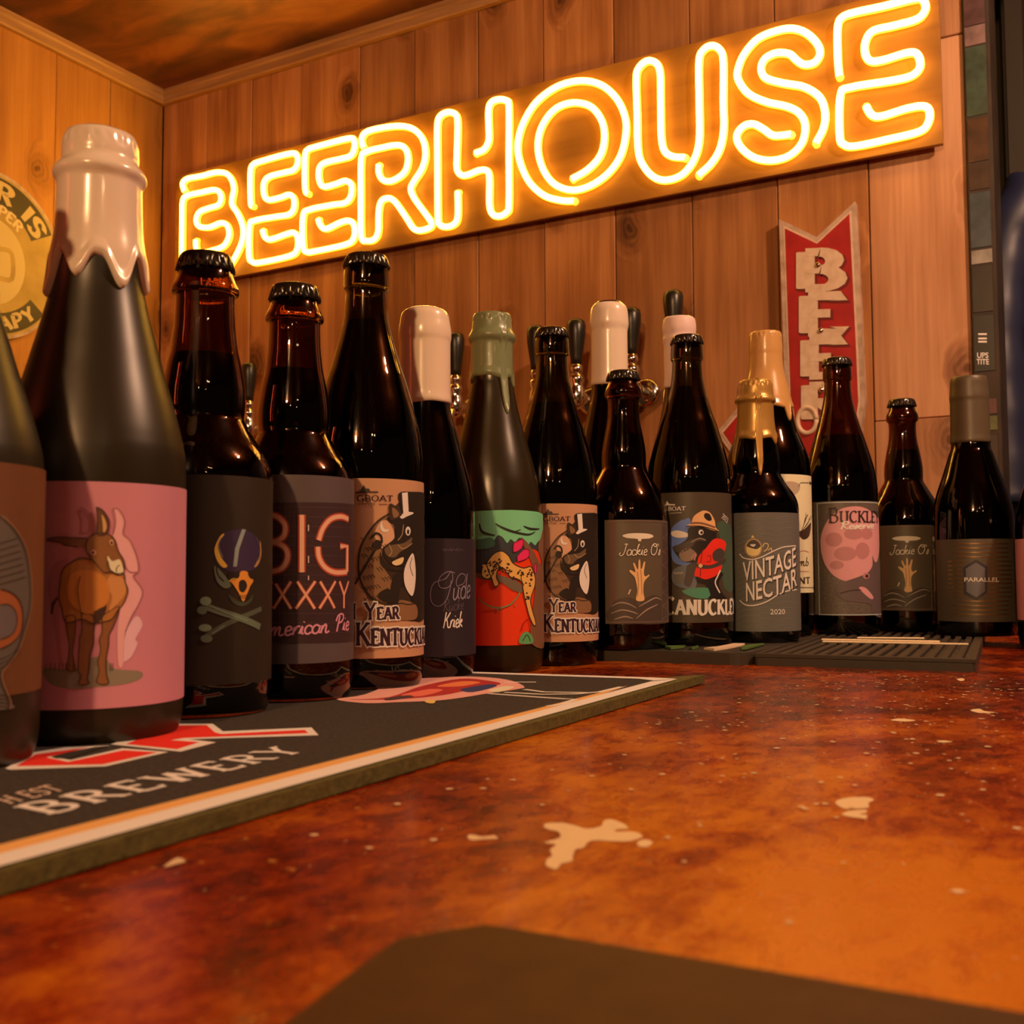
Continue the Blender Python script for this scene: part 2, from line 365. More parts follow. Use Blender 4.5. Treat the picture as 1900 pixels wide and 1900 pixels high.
class Print:
    """flat artwork gathered in surface coordinates (u, v) and laid on a surface"""
    def __init__(self, mapper, scale):
        self.map = mapper; self.s = scale; self.items = []; self.mats = []; self.n = 0
    def _mi(self, mt):
        if mt not in self.mats: self.mats.append(mt)
        return self.mats.index(mt)
    def raw(self, V, Fc, mt, layer):
        self.items.append((V, Fc, self._mi(mt), layer))
    def poly(self, pts, mt, layer=1, smooth=True, sub=4):
        p = [self.map(*q) for q in pts]
        if smooth: p = catmull(p, sub, True)
        self.raw(p, [tuple(range(len(p)))], mt, layer)
    def stroke(self, pts, wpx, mt, layer=2, smooth=True, taper=False, closed=False):
        p = [self.map(*q) for q in pts]
        if closed: p = p + [p[0]]
        if smooth and len(p) > 2: p = catmull(p, 4)
        n = len(p)
        ws = [wpx * self.s * (1 if not taper else (0.35 + 0.65 * math.sin(PI * i / max(1, n - 1)))) for i in range(n)]
        V, Fc = strip_poly(p, ws); self.raw(V, Fc, mt, layer)
    def dot(self, x, y, rx, ry, mt, layer=2, n=14):
        self.poly([(x + rx * math.cos(2 * PI * k / n), y + ry * math.sin(2 * PI * k / n)) for k in range(n)], mt, layer, smooth=False)
    def word(self, glyphs, a, b, up, mt, layer=3, width=None):
        """a, b: baseline ends, up: point above a at cap height, all in measured points"""
        parts, W = glyphs; A = Vector(self.map(*a)); B = Vector(self.map(*b)); U = Vector(self.map(*up)) - A
        ex = (B - A) / W
        for V, Fc in parts:
            self.raw([tuple(A + ex * v[0] + U * v[1]) for v in V], Fc, mt, layer)
    def build(self, name, parent, wrap, slice_u=None, loc=None, thick=0.00009, **kw):
        bm = bmesh.new()
        for n_i, (V, Fc, mi, layer) in enumerate(self.items):
            layer = layer + n_i * .0015
            vs = [bm.verts.new((v[0], v[1], layer)) for v in V]
            for f in Fc:
                try:
                    fc = bm.faces.new([vs[i] for i in f]); fc.material_index = mi
                except ValueError: pass
        bm.normal_update()
        rev = [f for f in bm.faces if f.normal.z < 0]
        if rev: bmesh.ops.reverse_faces(bm, faces=rev)
        bmesh.ops.triangulate(bm, faces=[f for f in bm.faces if len(f.verts) > 4])
        if slice_u:
            us = [v.co.x for v in bm.verts]; k = math.ceil(min(us) / slice_u)
            while k * slice_u < max(us):
                bmesh.ops.bisect_plane(bm, geom=bm.verts[:] + bm.edges[:] + bm.faces[:], plane_co=(k * slice_u, 0, 0), plane_no=(1, 0, 0), dist=1e-7)
                k += 1
        for v in bm.verts: v.co = wrap(v.co.x, v.co.y, v.co.z * thick)
        return bm_obj(name, bm, self.mats, parent, loc=loc, **kw)

# ------------------------------------------------------------------ the room
WY = 1.55          # face of the back wall boards
WX = -1.698        # face of the side wall boards
ZC = 1.086         # ceiling
ZF = -1.06         # floor
pine_back = wood_planks('pine_boards', (.10, .036, .010), (.37, .150, .045), (.60, .28, .10))
pine_side = wood_planks('pine_boards_side', (.17, .066, .010), (.44, .185, .032), (.58, .27, .055))
gap_mat = principled('board_gap', (.02, .009, .004), 0.9)

pine_pale = wood_planks('pale_pine_boards', (.15, .062, .028), (.50, .245, .115), (.72, .40, .215))
wall_back = bm_obj('wall_back', box_bm(WX - .1, -.150, WY + .016, WY + .08, ZF, ZC), gap_mat, kind='structure')
XS = [WX, -1.573, -1.452, -1.325, -1.186, -1.063, -.930, -.802, -.674, -.545, -.412, -.282, -.152]
for i in range(len(XS) - 1):
    x0, x1 = XS[i] + .0007, XS[i + 1] - .0007
    cuts = [ZF, ZC]
    if i == len(XS) - 2: cuts = [ZF, .288, .817, ZC]
    if i == 5: cuts = [ZF, -.2, ZC]
    for z0, z1 in zip(cuts[:-1], cuts[1:]):
        dy = random.uniform(-.0012, .0012); cx, cz = (x0 + x1) / 2, (z0 + z1) / 2
        bm_obj('plank', box_bm(x0 - cx, x1 - cx, dy, .0155, z0 + .0005 - cz, z1 - .0005 - cz, .0012, 1), pine_pale if i >= 11 else pine_back, wall_back, loc=(cx, WY, cz))
wall_left = bm_obj('wall_left', box_bm(WX - .08, WX - .016, .2, WY + .08, ZF, ZC), gap_mat, kind='structure')
YS = [.29, .415, .54, .665, .79, .915, 1.04, 1.165, 1.29, 1.415, WY]
for i in range(len(YS) - 1):
    y0, y1 = YS[i] + .0007, YS[i + 1] - .0007; cy, cz = (y0 + y1) / 2, (ZF + ZC) / 2
    dx = random.uniform(-.001, .001)
    bm_obj('plank', box_bm(-.0155, dx, y0 - cy, y1 - cy, ZF - cz, ZC - cz, .0012, 1), pine_side, wall_left, loc=(WX, cy, cz))
ceil_mat = mottled('stained_ceiling_board', [(.25, (.035, .010, .004)), (.45, (.13, .036, .010)), (.6, (.22, .066, .016)), (.8, (.33, .12, .03))], 7.0, 9, 0.5, stretch=(1, 2.2, 1), bump=.35, distort=.6)
ceiling = bm_obj('ceiling', box_bm(WX - .1, 2.2, -2.6, WY + .08, ZC, ZC + .05), ceil_mat, kind='structure')
floor_mat = mottled('floor_boards', [(.3, (.03, .016, .008)), (.7, (.09, .05, .025))], 4, 5, .6, stretch=(1, 8, 1))
floor = bm_obj('floor', box_bm(WX - .1, 2.2, -2.6, 2.6, ZF - .05, ZF), floor_mat, kind='structure')
trim_mat = mottled('trim_wood', [(.3, (.34, .17, .06)), (.7, (.55, .30, .12))], 6, 5, .5, stretch=(1, 1, 14))
def crown(name, p0, p1, inward):
    """a moulded strip under the ceiling"""
    prof = [(0, -.029), (.0095, -.029), (.0115, -.026), (.0115, -.012), (.014, -.009), (.014, 0), (0, 0)]
    V = []; n = len(prof)
    for p in (p0, p1):
        for (o, z) in prof: V.append(Vector(p) + Vector(inward) * o + Vector((0, 0, z)))
    Fc = [(i, (i + 1) % n, n + (i + 1) % n, n + i) for i in range(n)] + [tuple(reversed(range(n))), tuple(range(n, 2 * n))]
    mesh_obj(name, V, Fc, trim_mat, kind='structure')
crown('trim_1', (WX + .012, WY - .0013, ZC), (-.152, WY - .0013, ZC), (0, -1, 0))
crown('trim_2', (WX + .0013, WY, ZC), (WX + .0013, .29, ZC), (1, 0, 0))

# dark passage past the end of the boards
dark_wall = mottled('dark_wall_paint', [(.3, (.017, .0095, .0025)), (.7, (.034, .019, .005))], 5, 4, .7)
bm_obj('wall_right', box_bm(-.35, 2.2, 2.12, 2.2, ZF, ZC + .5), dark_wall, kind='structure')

# ------------------------------------------------------------------ bar top
def bar_material():
    mt = bpy.data.materials.new('worn_red_varnish'); mt.use_nodes = True
    nt, b = nodes_of(mt); L = nt.links.new
    tc = nd(nt, 'ShaderNodeTexCoord')
    def noise(scale, detail, st=(1, 1, 1), dist=0.0, rough=.55):
        mp = nd(nt, 'ShaderNodeMapping'); mp.inputs['Scale'].default_value = st; L(tc.outputs['Object'], mp.inputs[0])
        n = nd(nt, 'ShaderNodeTexNoise'); n.inputs['Scale'].default_value = scale; n.inputs['Detail'].default_value = detail
        n.inputs['Distortion'].default_value = dist; n.inputs['Roughness'].default_value = rough; L(mp.outputs[0], n.inputs[0]); return n
    a = noise(7.5, 7, (1, 1, 1), .8, .6); c = noise(55, 7, (1.8, 1, 1), .6, .65); d = noise(210, 3, (1, 1, 1), 0)
    m1 = nd(nt, 'ShaderNodeMath', operation='MULTIPLY'); L(a.outputs[0], m1.inputs[0]); m1.inputs[1].default_value = .62
    m2 = nd(nt, 'ShaderNodeMath', operation='MULTIPLY_ADD'); L(c.outputs[0], m2.inputs[0]); m2.inputs[1].default_value = .34; L(m1.outputs[0], m2.inputs[2])
    fine = noise(330, 4, (2.2, 1, 1), .3, .7); m3 = nd(nt, 'ShaderNodeMath', operation='MULTIPLY_ADD'); L(fine.outputs[0], m3.inputs[0]); m3.inputs[1].default_value = .22; L(m2.outputs[0], m3.inputs[2])
    m4 = nd(nt, 'ShaderNodeMath', operation='SUBTRACT'); L(m3.outputs[0], m4.inputs[0]); m4.inputs[1].default_value = .09; m2 = m4
    # foreground spot paints the sign's reflected orange glow into the varnish; others vary tone
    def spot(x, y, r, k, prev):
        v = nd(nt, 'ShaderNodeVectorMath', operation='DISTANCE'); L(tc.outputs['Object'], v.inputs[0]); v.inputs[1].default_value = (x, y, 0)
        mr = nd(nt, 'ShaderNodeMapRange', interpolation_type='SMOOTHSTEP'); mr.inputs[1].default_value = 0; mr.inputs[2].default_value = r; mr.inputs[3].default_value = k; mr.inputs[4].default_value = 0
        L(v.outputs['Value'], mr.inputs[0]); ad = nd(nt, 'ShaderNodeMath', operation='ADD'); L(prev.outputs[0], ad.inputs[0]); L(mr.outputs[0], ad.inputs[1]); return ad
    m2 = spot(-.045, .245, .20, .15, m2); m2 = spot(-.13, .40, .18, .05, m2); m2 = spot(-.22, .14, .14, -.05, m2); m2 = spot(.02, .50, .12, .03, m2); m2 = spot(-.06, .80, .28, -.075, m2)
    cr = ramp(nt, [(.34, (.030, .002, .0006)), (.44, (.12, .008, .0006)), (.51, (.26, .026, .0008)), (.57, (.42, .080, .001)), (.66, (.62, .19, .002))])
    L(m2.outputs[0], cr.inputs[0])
    fr = ramp(nt, [(.66, (0, 0, 0)), (.72, (1, 1, 1))]); L(d.outputs[0], fr.inputs[0])
    mx = nd(nt, 'ShaderNodeMix', data_type='RGBA'); L(fr.outputs[0], mx.inputs[0]); L(cr.outputs[0], mx.inputs[6]); mx.inputs[7].default_value = (.5, .2, .03, 1)
    L(mx.outputs[2], b.inputs['Base Color'])
    b.inputs['Roughness'].default_value = .34
    rr = nd(nt, 'ShaderNodeMapRange'); rr.inputs[3].default_value = .14; rr.inputs[4].default_value = .42; L(c.outputs[0], rr.inputs[0]); L(rr.outputs[0], b.inputs['Roughness'])
    b.inputs['Coat Weight'].default_value = .16; b.inputs['Coat Roughness'].default_value = .12; b.inputs['Specular IOR Level'].default_value = .22
    bp = nd(nt, 'ShaderNodeBump'); bp.inputs['Strength'].default_value = .12; bp.inputs['Distance'].default_value = .001
    L(fine.outputs[0], bp.inputs['Height']); L(bp.outputs[0], b.inputs['Normal'])
    return mt
bar = thing('bar_counter', (0, 0, 0), 'worn red-brown varnished bar top carrying all the bottles', 'bar counter')
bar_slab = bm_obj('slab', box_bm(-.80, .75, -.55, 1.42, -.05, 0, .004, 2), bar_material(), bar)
bm_obj('front_panel', box_bm(-.74, .69, -.49, 1.36, ZF, -.05), mottled('bar_panel', [(.3, (.03, .012, .006)), (.7, (.09, .035, .015))], 6, 5, .5), bar)
cream = principled('bare_wood', (.80, .62, .38), .5)
def crop(ox, oy, s): return lambda x, y: (ox + x / s, oy + y / s)
def ground_map(tr, z):
    def f(x, y):
        p = on_z(*tr(x, y), z); return (p.x, p.y)
    return f
flat = lambda z: (lambda u, v, t: Vector((u, v, z + t)))
G1 = crop(700, 1220, 2.7143); G2 = crop(1300, 1220, 3.1667); G3 = crop(0, 1250, 3.1667)
def patch(pts, tr, smooth=True):
    pr = Print(ground_map(tr, 0), 1); pr.poly(pts, cream, 2, smooth, 3)
    pr.build('worn_patch', bar, flat(0.0))
patch([(845, 840), (930, 835), (1000, 850), (1060, 865), (1130, 850), (1140, 825), (1180, 818), (1250, 845), (1260, 865), (1210, 868), (1200, 880), (1290, 880), (1335, 900), (1310, 918), (1240, 930), (1080, 925), (1040, 960), (1000, 970), (985, 1000), (980, 1030), (930, 1040), (900, 1070), (850, 1050), (855, 1020), (880, 1000), (870, 970), (900, 945), (840, 935), (920, 910), (910, 880), (850, 865)], G1)
patch([(1308, 940), (1330, 922), (1370, 922), (1385, 938), (1360, 956), (1325, 955)], G1)
patch([(455, 900), (480, 895), (530, 905), (590, 900), (605, 915), (540, 918), (470, 922)], G1)
patch([(790, 855), (840, 830), (960, 822), (1020, 838), (985, 858), (985, 885), (900, 892), (840, 890)], G2)
patch([(830, 925), (870, 905), (970, 898), (972, 915), (930, 922), (978, 930), (960, 946), (880, 940)], G2)
patch([(1115, 370), (1170, 360), (1265, 372), (1200, 378)], G2)
patch([(1585, 310), (1640, 303), (1665, 316), (1735, 324), (1660, 328), (1620, 324)], G2)
patch([(1385, 493), (1430, 490), (1480, 497), (1420, 502)], G2)
patch([(1505, 130), (1530, 122), (1552, 130), (1530, 140)], G2)
patch([(960, 1140), (1040, 1085), (1090, 1105), (1040, 1122)], G3)
fl = Print(lambda x, y: (x, y), 1)
for k in range(2400):
    Y = .16 + .68 * random.random() ** .5; X = random.uniform(-.205, .12)
    big = random.random() ** 5
    a = .00035 + .0014 * big; bb = a * random.uniform(.5, 1.1); th = random.uniform(0, PI); n = 7
    fl.poly([(X + a * math.cos(th) * math.cos(q * 2 * PI / n) * random.uniform(.6, 1.2) - bb * math.sin(th) * math.sin(q * 2 * PI / n), Y + a * math.sin(th) * math.cos(q * 2 * PI / n) + bb * math.cos(th) * math.sin(q * 2 * PI / n)) for q in range(n)], cream, 2, False)
fl.build('paint_flecks', bar, flat(0.0), kind='stuff')

# ------------------------------------------------------------------ bar runner (carpet mat under the near bottles)
RZ = .006
runner = thing('bar_runner', (0, 0, 0), 'black printed bar runner with red logo and cream border under the nearest bottles', 'bar mat')
rub = mottled('runner_rubber', [(.3, (.075, .066, .014)), (.7, (.13, .115, .024))], 300, 3, .8, bump=.4)
def slab(name, pts, z0, z1, mat, parent, **kw):
    n = len(pts); V = [(p[0], p[1], z0) for p in pts] + [(p[0], p[1], z1) for p in pts]
    Fc = [tuple(reversed(range(n))), tuple(range(n, 2 * n))] + [(i, (i + 1) % n, n + (i + 1) % n, n + i) for i in range(n)]
    return mesh_obj(name, V, Fc, mat, parent, **kw)
RC = {'r0': (-.2245, -.20), 'r1': (-.2405, .700), 'f': (-.252, .668), 'l1': (-.50, .628), 'l0': (-.485, -.20)}
slab('rubber_base', [(-.222, -.20), (-.2265, .161), (-.2435, .704), (-.262, .672), (-.50, .640), (-.485, -.20)], 0.0006, RZ, rub, runner)
pile = mottled('runner_pile', [(.3, (.022, .018, .016)), (.7, (.05, .040, .034))], 500, 3, .95, bump=.5)
slab('pile_field', [(-.2275, -.195), (-.2305, .161), (-.2485, .655), (-.262, .660), (-.498, .628), (-.483, -.195)], RZ - .001, RZ + .0003, pile, runner)
pr = Print(lambda x, y: (x, y), 1)
c_cream = ink(240, 190, 125, .9); c_tan = ink(205, 125, 55, .9); c_red = ink(205, 25, 10, .9)
pr.poly([(-.2265, -.2), (-.2295, .161), (-.2475, .662), (-.257, .640), (-.2395, .161), (-.2365, -.2)], c_cream, 2, False)
pr.poly([(-.2365, -.2), (-.2395, .161), (-.254, .560), (-.260, .610), (-.2475, .161), (-.2445, -.2)], c_tan, 2, False)
pr.poly([(-.2475, .662), (-.265, .664), (-.498, .632), (-.498, .622), (-.27, .652), (-.257, .645)], c_cream, 3, False)
g = ground_map(G3, RZ)
pr.map = g; pr.s = .0001
pr.poly([(30, 565), (190, 470), (380, 440), (650, 428), (330, 500), (415, 515), (720, 445), (990, 467), (620, 552), (60, 572)], c_cream, 2, False)
pr.poly([(95, 552), (210, 482), (520, 441), (270, 500), (400, 527), (725, 458), (925, 470), (605, 541)], c_red, 3, False)
pr.poly([(300, 497), (400, 470), (560, 440), (640, 433), (410, 505), (330, 507)], principled('runner_black', (.02, .016, .014), .9), 4, False)
pr.poly([(650, 422), (1010, 300), (1250, 300), (1310, 345), (1830, 322), (1872, 368), (1110, 392), (1270, 410), (1060, 465)], c_cream, 2, False)
pr.poly([(740, 421), (1020, 312), (1215, 310), (1262, 352), (1300, 362), (1790, 338), (1812, 356), (1080, 385), (1000, 398), (1170, 410), (1040, 451)], c_red, 3, False)
pr.word(serif_word('BREWERY', .17, .35, gap=.22), (290, 838), (1800, 462), (78, 795), c_cream, 3)
pr.word(serif_word('H EST', .16, .4), (60, 775), (385, 690), (-40, 745), ink(190, 140, 100, .9), 3)
g8 = ground_map(G1, RZ); pr.map = g8
for pts, c in (([(-205, 215), (-60, 190), (120, 120), (300, 105), (480, 100), (650, 115), (740, 150), (700, 165), (560, 185), (440, 205), (300, 222), (100, 230), (-60, 235)], ink(205, 120, 90, .9)),
               ([(-140, 218), (60, 205), (220, 150), (420, 112), (560, 122), (620, 140), (480, 165), (330, 195), (120, 215)], ink(150, 25, 20, .9)),
               ([(300, 150), (420, 125), (520, 130), (420, 150)], ink(230, 90, 40, .9)), ([(420, 165), (560, 140), (600, 150), (480, 180)], ink(40, 38, 60, .9)),
               ([(120, 195), (260, 165), (330, 170), (220, 200)], ink(235, 80, 50, .9)), ([(40, 212), (150, 196), (180, 205), (60, 222)], ink(60, 30, 30, .9)),
               ([(560, 170), (640, 150), (690, 155), (610, 180)], ink(215, 160, 110, .9)), ([(240, 222), (290, 220), (285, 236), (250, 234)], ink(210, 140, 60, .9))):
    pr.poly(pts, c, 3 + (0 if c == ink(205, 120, 90, .9) else 1), True)
cl = ink(215, 160, 120, .9); pr.s = .00055
for pts in ([(640, 180), (830, 190), (1000, 188), (1120, 178), (1230, 152)], [(560, 186), (820, 205), (940, 213), (1000, 215), (930, 240), (860, 250)], [(740, 165), (840, 178), (1080, 182)], [(640, 128), (800, 128)]):
    pr.stroke(pts, 7, cl, 3, False)
pr.build('printed_design', runner, flat(RZ + .0003))

# ------------------------------------------------------------------ bottles
class Bottle:
    def __init__(self, name, xy, z0, r, h, label, group='beer bottles lined up along the bar'):
        self.x, self.y = xy; self.z0 = z0; self.r = r; self.h = h
        self.root = thing(name, (xy[0], xy[1], z0), label, 'bottle', group)
        d = Vector((-xy[0], -xy[1], 0)).normalized(); self.d = d; self.e = Vector((-d.y, d.x, 0))
        self.c = Vector((xy[0], xy[1], z0)); self.depth = (Vector((xy[0], xy[1], .15)) - CP).dot(FW); self.s = self.depth / F
    def z_at(self, py):
        """height on the bottle's axis measured at picture row py"""
        k = 950 - py; a = Vector((self.x, self.y, 0)) - CP
        return (k * a.dot(FW) - F * a.dot(UP)) / (F * UP.z - k * FW.z) - self.z0
    def prof(self, rows):
        return [(self.z_at(y), hw * self.s) for (y, hw) in rows]
    def uv(self, R):
        """measured point -> (arc length, height) on the cylinder of radius R"""
        def f(px, py):
            d = ray(px, py); ox, oy = CP.x - self.x, CP.y - self.y
            A = d.x * d.x + d.y * d.y; B = ox * d.x + oy * d.y; Cc = ox * ox + oy * oy - R * R
            disc = B * B - A * Cc
            t = (-B - math.sqrt(disc)) / A if disc > 0 else -B / A
            p = CP + d * t; q = Vector((p.x - self.x, p.y - self.y, 0))
            return (R * math.atan2(q.dot(self.e), q.dot(self.d)), p.z - self.z0)
        return f
    def wrap(self, R, turn=0.0):
        def f(u, v, t):
            a = u / R + turn; return self.d * ((R + t) * math.cos(a)) + self.e * ((R + t) * math.sin(a)) + Vector((0, 0, v))
        return f

def interp(prof, z):
    p = sorted(prof)
    if z <= p[0][0]: return p[0][1]
    for a, b in zip(p[:-1], p[1:]):
        if a[0] <= z <= b[0]: return a[1] + (b[1] - a[1]) * (z - a[0]) / max(1e-9, b[0] - a[0])
    return p[-1][1]
amber = principled('amber_glass', (.22, .085, .026), .02, trans=1.0, ior=1.5)
dark_glass = principled('dark_green_glass', (.15, .115, .035), .02, trans=1.0, ior=1.5)
black_glass = principled('black_glass', (.10, .055, .03), .03, trans=1.0, ior=1.5)
beer = principled('dark_beer', (.010, .004, .0015), .6, spec=.1)
def matte_glass(name, base, rough):
    return principled(name, base, rough, coat=.0, spec=.5)
frost = matte_glass('matte_black_glass', (.020, .0145, .006), .36)
frost2 = matte_glass('satin_black_glass', (.026, .018, .007), .27)
def add_base(prof, r):
    zl = prof[-1][0]
    return prof[:-1] + [(zl, r), (zl * .8, r), (zl * .5, r), (zl * .22, r), (.013, r), (.006, r * .985), (.002, r * .955), (0, r * .90), (.0015, r * .6)]
def glass_body(b, prof, mat, fill_z=None, hollow=True):
    """prof: (z, r) top to bottom, ending at the base; a real wall of glass with beer inside"""
    b.rmax = max(r for z, r in prof)
    P = catmull(prof, 3)
    P = [(z, min(max(r, .002), b.rmax)) for z, r in P]
    if not hollow:
        V, Fc = lathe(P, 72); return mesh_obj('glass', V, Fc, mat, b.root, True)
    wall = .0028
    inner = [(max(z, .0032), max(r - wall, .003)) for z, r in P if z > .0028]
    inner = inner + [(.0032, .003)]
    V, Fc = lathe(P + [], 72, False)
    n = len(P); seg = 72
    base_i = len(V)
    V2, F2 = lathe(inner, seg, False)
    V = V + V2; Fc = Fc + [tuple(reversed([i + base_i for i in f])) for f in F2]
    for k in range(seg):
        k2 = (k + 1) % seg; Fc.append((k, k2, base_i + k2, base_i + k))
    # close the two bottoms
    Fc.append(tuple(reversed(range((n - 1) * seg, n * seg))))
    m2 = len(inner); Fc.append(tuple(base_i + i for i in range((m2 - 1) * seg, m2 * seg)))
    g = mesh_obj('glass', V, Fc, mat, b.root, True)
    fz = fill_z if fill_z else P[0][0] - .02
    liq = [(z, r - .0004) for z, r in inner if z < fz]
    liq = [(fz, max(.001, interp(inner, fz) - .0004))] + liq
    liq = [(fz, .0005)] + [(max(z, .0037), r) for z, r in liq[:-1]] + [(.0037, .0005)]
    V, Fc = lathe(liq, 48, True); mesh_obj('beer', V, Fc, beer, b.root, True)
    return g
cap_black = principled('black_cap', (.014, .010, .007), .16, spec=.6)
def crown_cap(b, ztop, r, h, mat, name='crown_cap', soft=1.0, parent=None):
    seg = 126; flutes = 21; V = []; Fc = []
    rows = [(0, .0), (0, .55), (-.02, .74), (-.08, .84), (-.22, .90), (-.45, .94), (-.72, .975), (-.95, 1.0), (-1.0, .99), (-.97, .90)]
    for j, (dz, q) in enumerate(rows):
        for k in range(seg):
            a = 2 * PI * k / seg
            fl = max(0, (-dz - .25)) * .09 * soft
            rr = r * (q + fl * (math.cos(a * flutes) - .6) * (1 if q > .8 else 0)); V.append((rr * math.cos(a), rr * math.sin(a), ztop + dz * h))
    for j in range(len(rows) - 1):
        for k in range(seg):
            k2 = (k + 1) % seg; Fc.append((j * seg + k, (j + 1) * seg + k, (j + 1) * seg + k2, j * seg + k2))
    return mesh_obj(name, V, Fc, mat, parent or b.root, True)
def wax_seal(b, prof, zbot, drips, mat, name='wax_seal', thick=.0012, wobble=.0012, cap_flutes=0.0):
    """coat of wax from the top of prof down to a dripping hem; drips: (angle deg from the camera side, half width deg, length)"""
    P = catmull(prof, 3); top = P[0][0]; cols = 144; rows = 54; V = []; Fc = []
    rnd = random.Random(hash(name) % 97 + int(b.x * 1e4))
    ph = [rnd.uniform(0, 6.28) for _ in range(3)]
    for k in range(cols):
        a = 2 * PI * k / cols; deg = math.degrees(a); deg = deg - 360 if deg > 180 else deg
        zb = zbot + wobble * (math.sin(2 * a + ph[0]) + .5 * math.sin(5 * a + ph[1]))
        best = 0
        for (c, hw, ln) in drips:
            dd = (deg - c + 180) % 360 - 180
            q = max(0.0, 1 - (abs(dd) / hw) ** 2)
            best = max(best, ln * (q ** .5 if hw < 12 else .5 + .5 * math.cos(PI * min(1, abs(dd) / hw))))
        zb -= best
        for i in range(rows + 1):
            t = i / rows; t = 1 - (1 - t) ** 1.15
            z = top + (zb - top) * t; r = interp(P, z)
            e = min(1.0, (z - zb) / .004); th = thick * (math.sqrt(max(0, 1 - (1 - e) ** 2)))
            th += .0009 * max(0, 1 - abs(z - zb - .003) / .005) * (1 if drips else .4)
            if i == 0: r = 0.0001; z = top; th = 0
            if cap_flutes:
                f = max(0, 1 - abs(z - (top - .0055)) / .0022); th += cap_flutes * f * math.cos(a * 21)
            rr = r + th - (.0006 if e < .02 else 0)
            V.append(b.d * (rr * math.cos(a)) + b.e * (rr * math.sin(a)) + Vector((0, 0, z)))
    R1 = rows + 1
    for k in range(cols):
        k2 = (k + 1) % cols
        for i in range(rows): Fc.append((k * R1 + i, k * R1 + i + 1, k2 * R1 + i + 1, k2 * R1 + i))
    return mesh_obj(name, V, Fc, mat, b.root, True)
def paper(b, R, z0, z1, a0, a1, mat, name='label', turn=0.0):
    """paper label wrapped on the body between two angles (deg, camera side = 0)"""
    n = 56; V = []; Fc = []; R = R + .00030
    for i in range(n + 1):
        a = math.radians(a0 + (a1 - a0) * i / n) + turn
        for z in (z0, z1): V.append(b.d * (R * math.cos(a)) + b.e * (R * math.sin(a)) + Vector((0, 0, z)))
    for i in range(n): Fc.append((2 * i, 2 * i + 2, 2 * i + 3, 2 * i + 1))
    return mesh_obj(name, V, Fc, mat, b.root, True)
def printer(b, R, tr):
    f = b.uv(R)
    return Print(lambda x, y: f(*tr(x, y)), b.s / tr.s)
class Crop:
    def __init__(self, ox, oy, s): self.o = (ox, oy); self.s = s
    def __call__(self, x, y): return (self.o[0] + x / self.s, self.o[1] + y / self.s)
def lay(b, R, pr, lab, turn=0.0):
    pr.build('label_print', lab, b.wrap(R + .00034, turn), slice_u=R * math.radians(4))
def wax_mat(name, c, rough=.22, sss=.0):
    return principled(name, c, rough, coat=.3, spec=.5)
white_wax = wax_mat('white_wax', (.84, .72, .60))

# ---- profiles (picture row, half width in px of the bottle they were read from)
RING_ROWS = [(476, 40), (490, 46), (512, 50), (525, 55), (536, 60.5), (542, 61.5), (547, 60), (550, 54.5), (560, 53.5), (600, 55), (624, 57.5), (650, 61), (677, 67), (705, 72), (729, 75), (755, 75.5), (772, 73.5), (781, 74.5), (790, 79), (808, 89), (822, 98), (837, 109), (855, 118.5), (872, 124), (893, 127), (925, 128)]
KEN_ROWS = [(478, 30), (490, 38), (505, 41), (520, 42), (535, 42), (539, 41), (543, 38.5), (560, 39), (580, 40.5), (598, 43), (625, 49), (650, 56), (680, 65), (703, 73), (730, 81), (756, 89), (782, 96), (808, 102), (835, 105.5), (861, 107.5), (894, 108)]
JAC_ROWS = [(692, 22), (712, 28), (717, 30), (724, 33.5), (732, 34.5), (738, 33), (742, 29.5), (760, 28.8), (782, 30.5), (810, 36), (839, 40.5), (858, 41), (870, 41), (880, 46), (894, 54), (915, 66), (936, 74), (964, 78)]
CHAMP_ROWS = [(250, 50), (262, 57), (290, 61), (302, 60), (312, 64), (320, 72), (328, 75.5), (336, 74), (343, 68.5), (352, 67.5), (400, 68.5), (440, 71), (479, 77), (520, 80), (558, 86), (618, 101), (655, 111), (692, 121), (750, 138), (795, 150), (822, 156), (847, 160), (900, 164.5)]
def scaled(rows, src_h, src_r, h, r):
    """the same bottle shape at another bottle's height and girth"""
    return [(z * h / src_h, q * r / src_r) for z, q in rows]

# ---------------- 0: brown label at the picture's edge
b0 = Bottle('champagne_bottle', (-.3850, .2405), RZ, .0404, .2500, 'matte black bottle with a brown label showing a drawn glass, closest to the camera')
b1 = Bottle('champagne_bottle', (-.3913, .3210), RZ, .0389, .2689, 'matte black bottle with dripping white wax and a pink label of a brown donkey')
ch = b1.prof(CHAMP_ROWS); CH_H = b1.h; CH_R = .0389
champ = add_base(ch, CH_R)
ch0 = scaled(ch, CH_H, CH_R, b0.h, .0404)
glass_body(b0, add_base(ch0, .0404), frost, hollow=False)
wax_seal(b0, [(z, r + .0003) for z, r in ch0 if z > .175], ch0[15][0], [(-40, 12, .012), (20, 14, .010), (80, 12, .012), (140, 12, .01), (-110, 14, .012)], principled('brown_wax', (.10, .05, .025), .3))
z0, z1 = b0.z_at(1348), b0.z_at(905)
lab = paper(b0, .0404, .026, b0.z_at(868), -95, 95, ink(92, 44, 14, .55))
t0 = Crop(0, 850, 3.1667); pr = printer(b0, .0404, t0)
ol = ink(120, 72, 40); dk = ink(48, 24, 10)
glass_pts = [(0, 335), (60, 385), (110, 450), (150, 530), (172, 640), (183, 760), (178, 880), (150, 1000), (105, 1130), (40, 1220), (10, 1262), (20, 1330), (60, 1430), (55, 1475)]
mir = [(-420 - x, y) for x, y in reversed(glass_pts)]
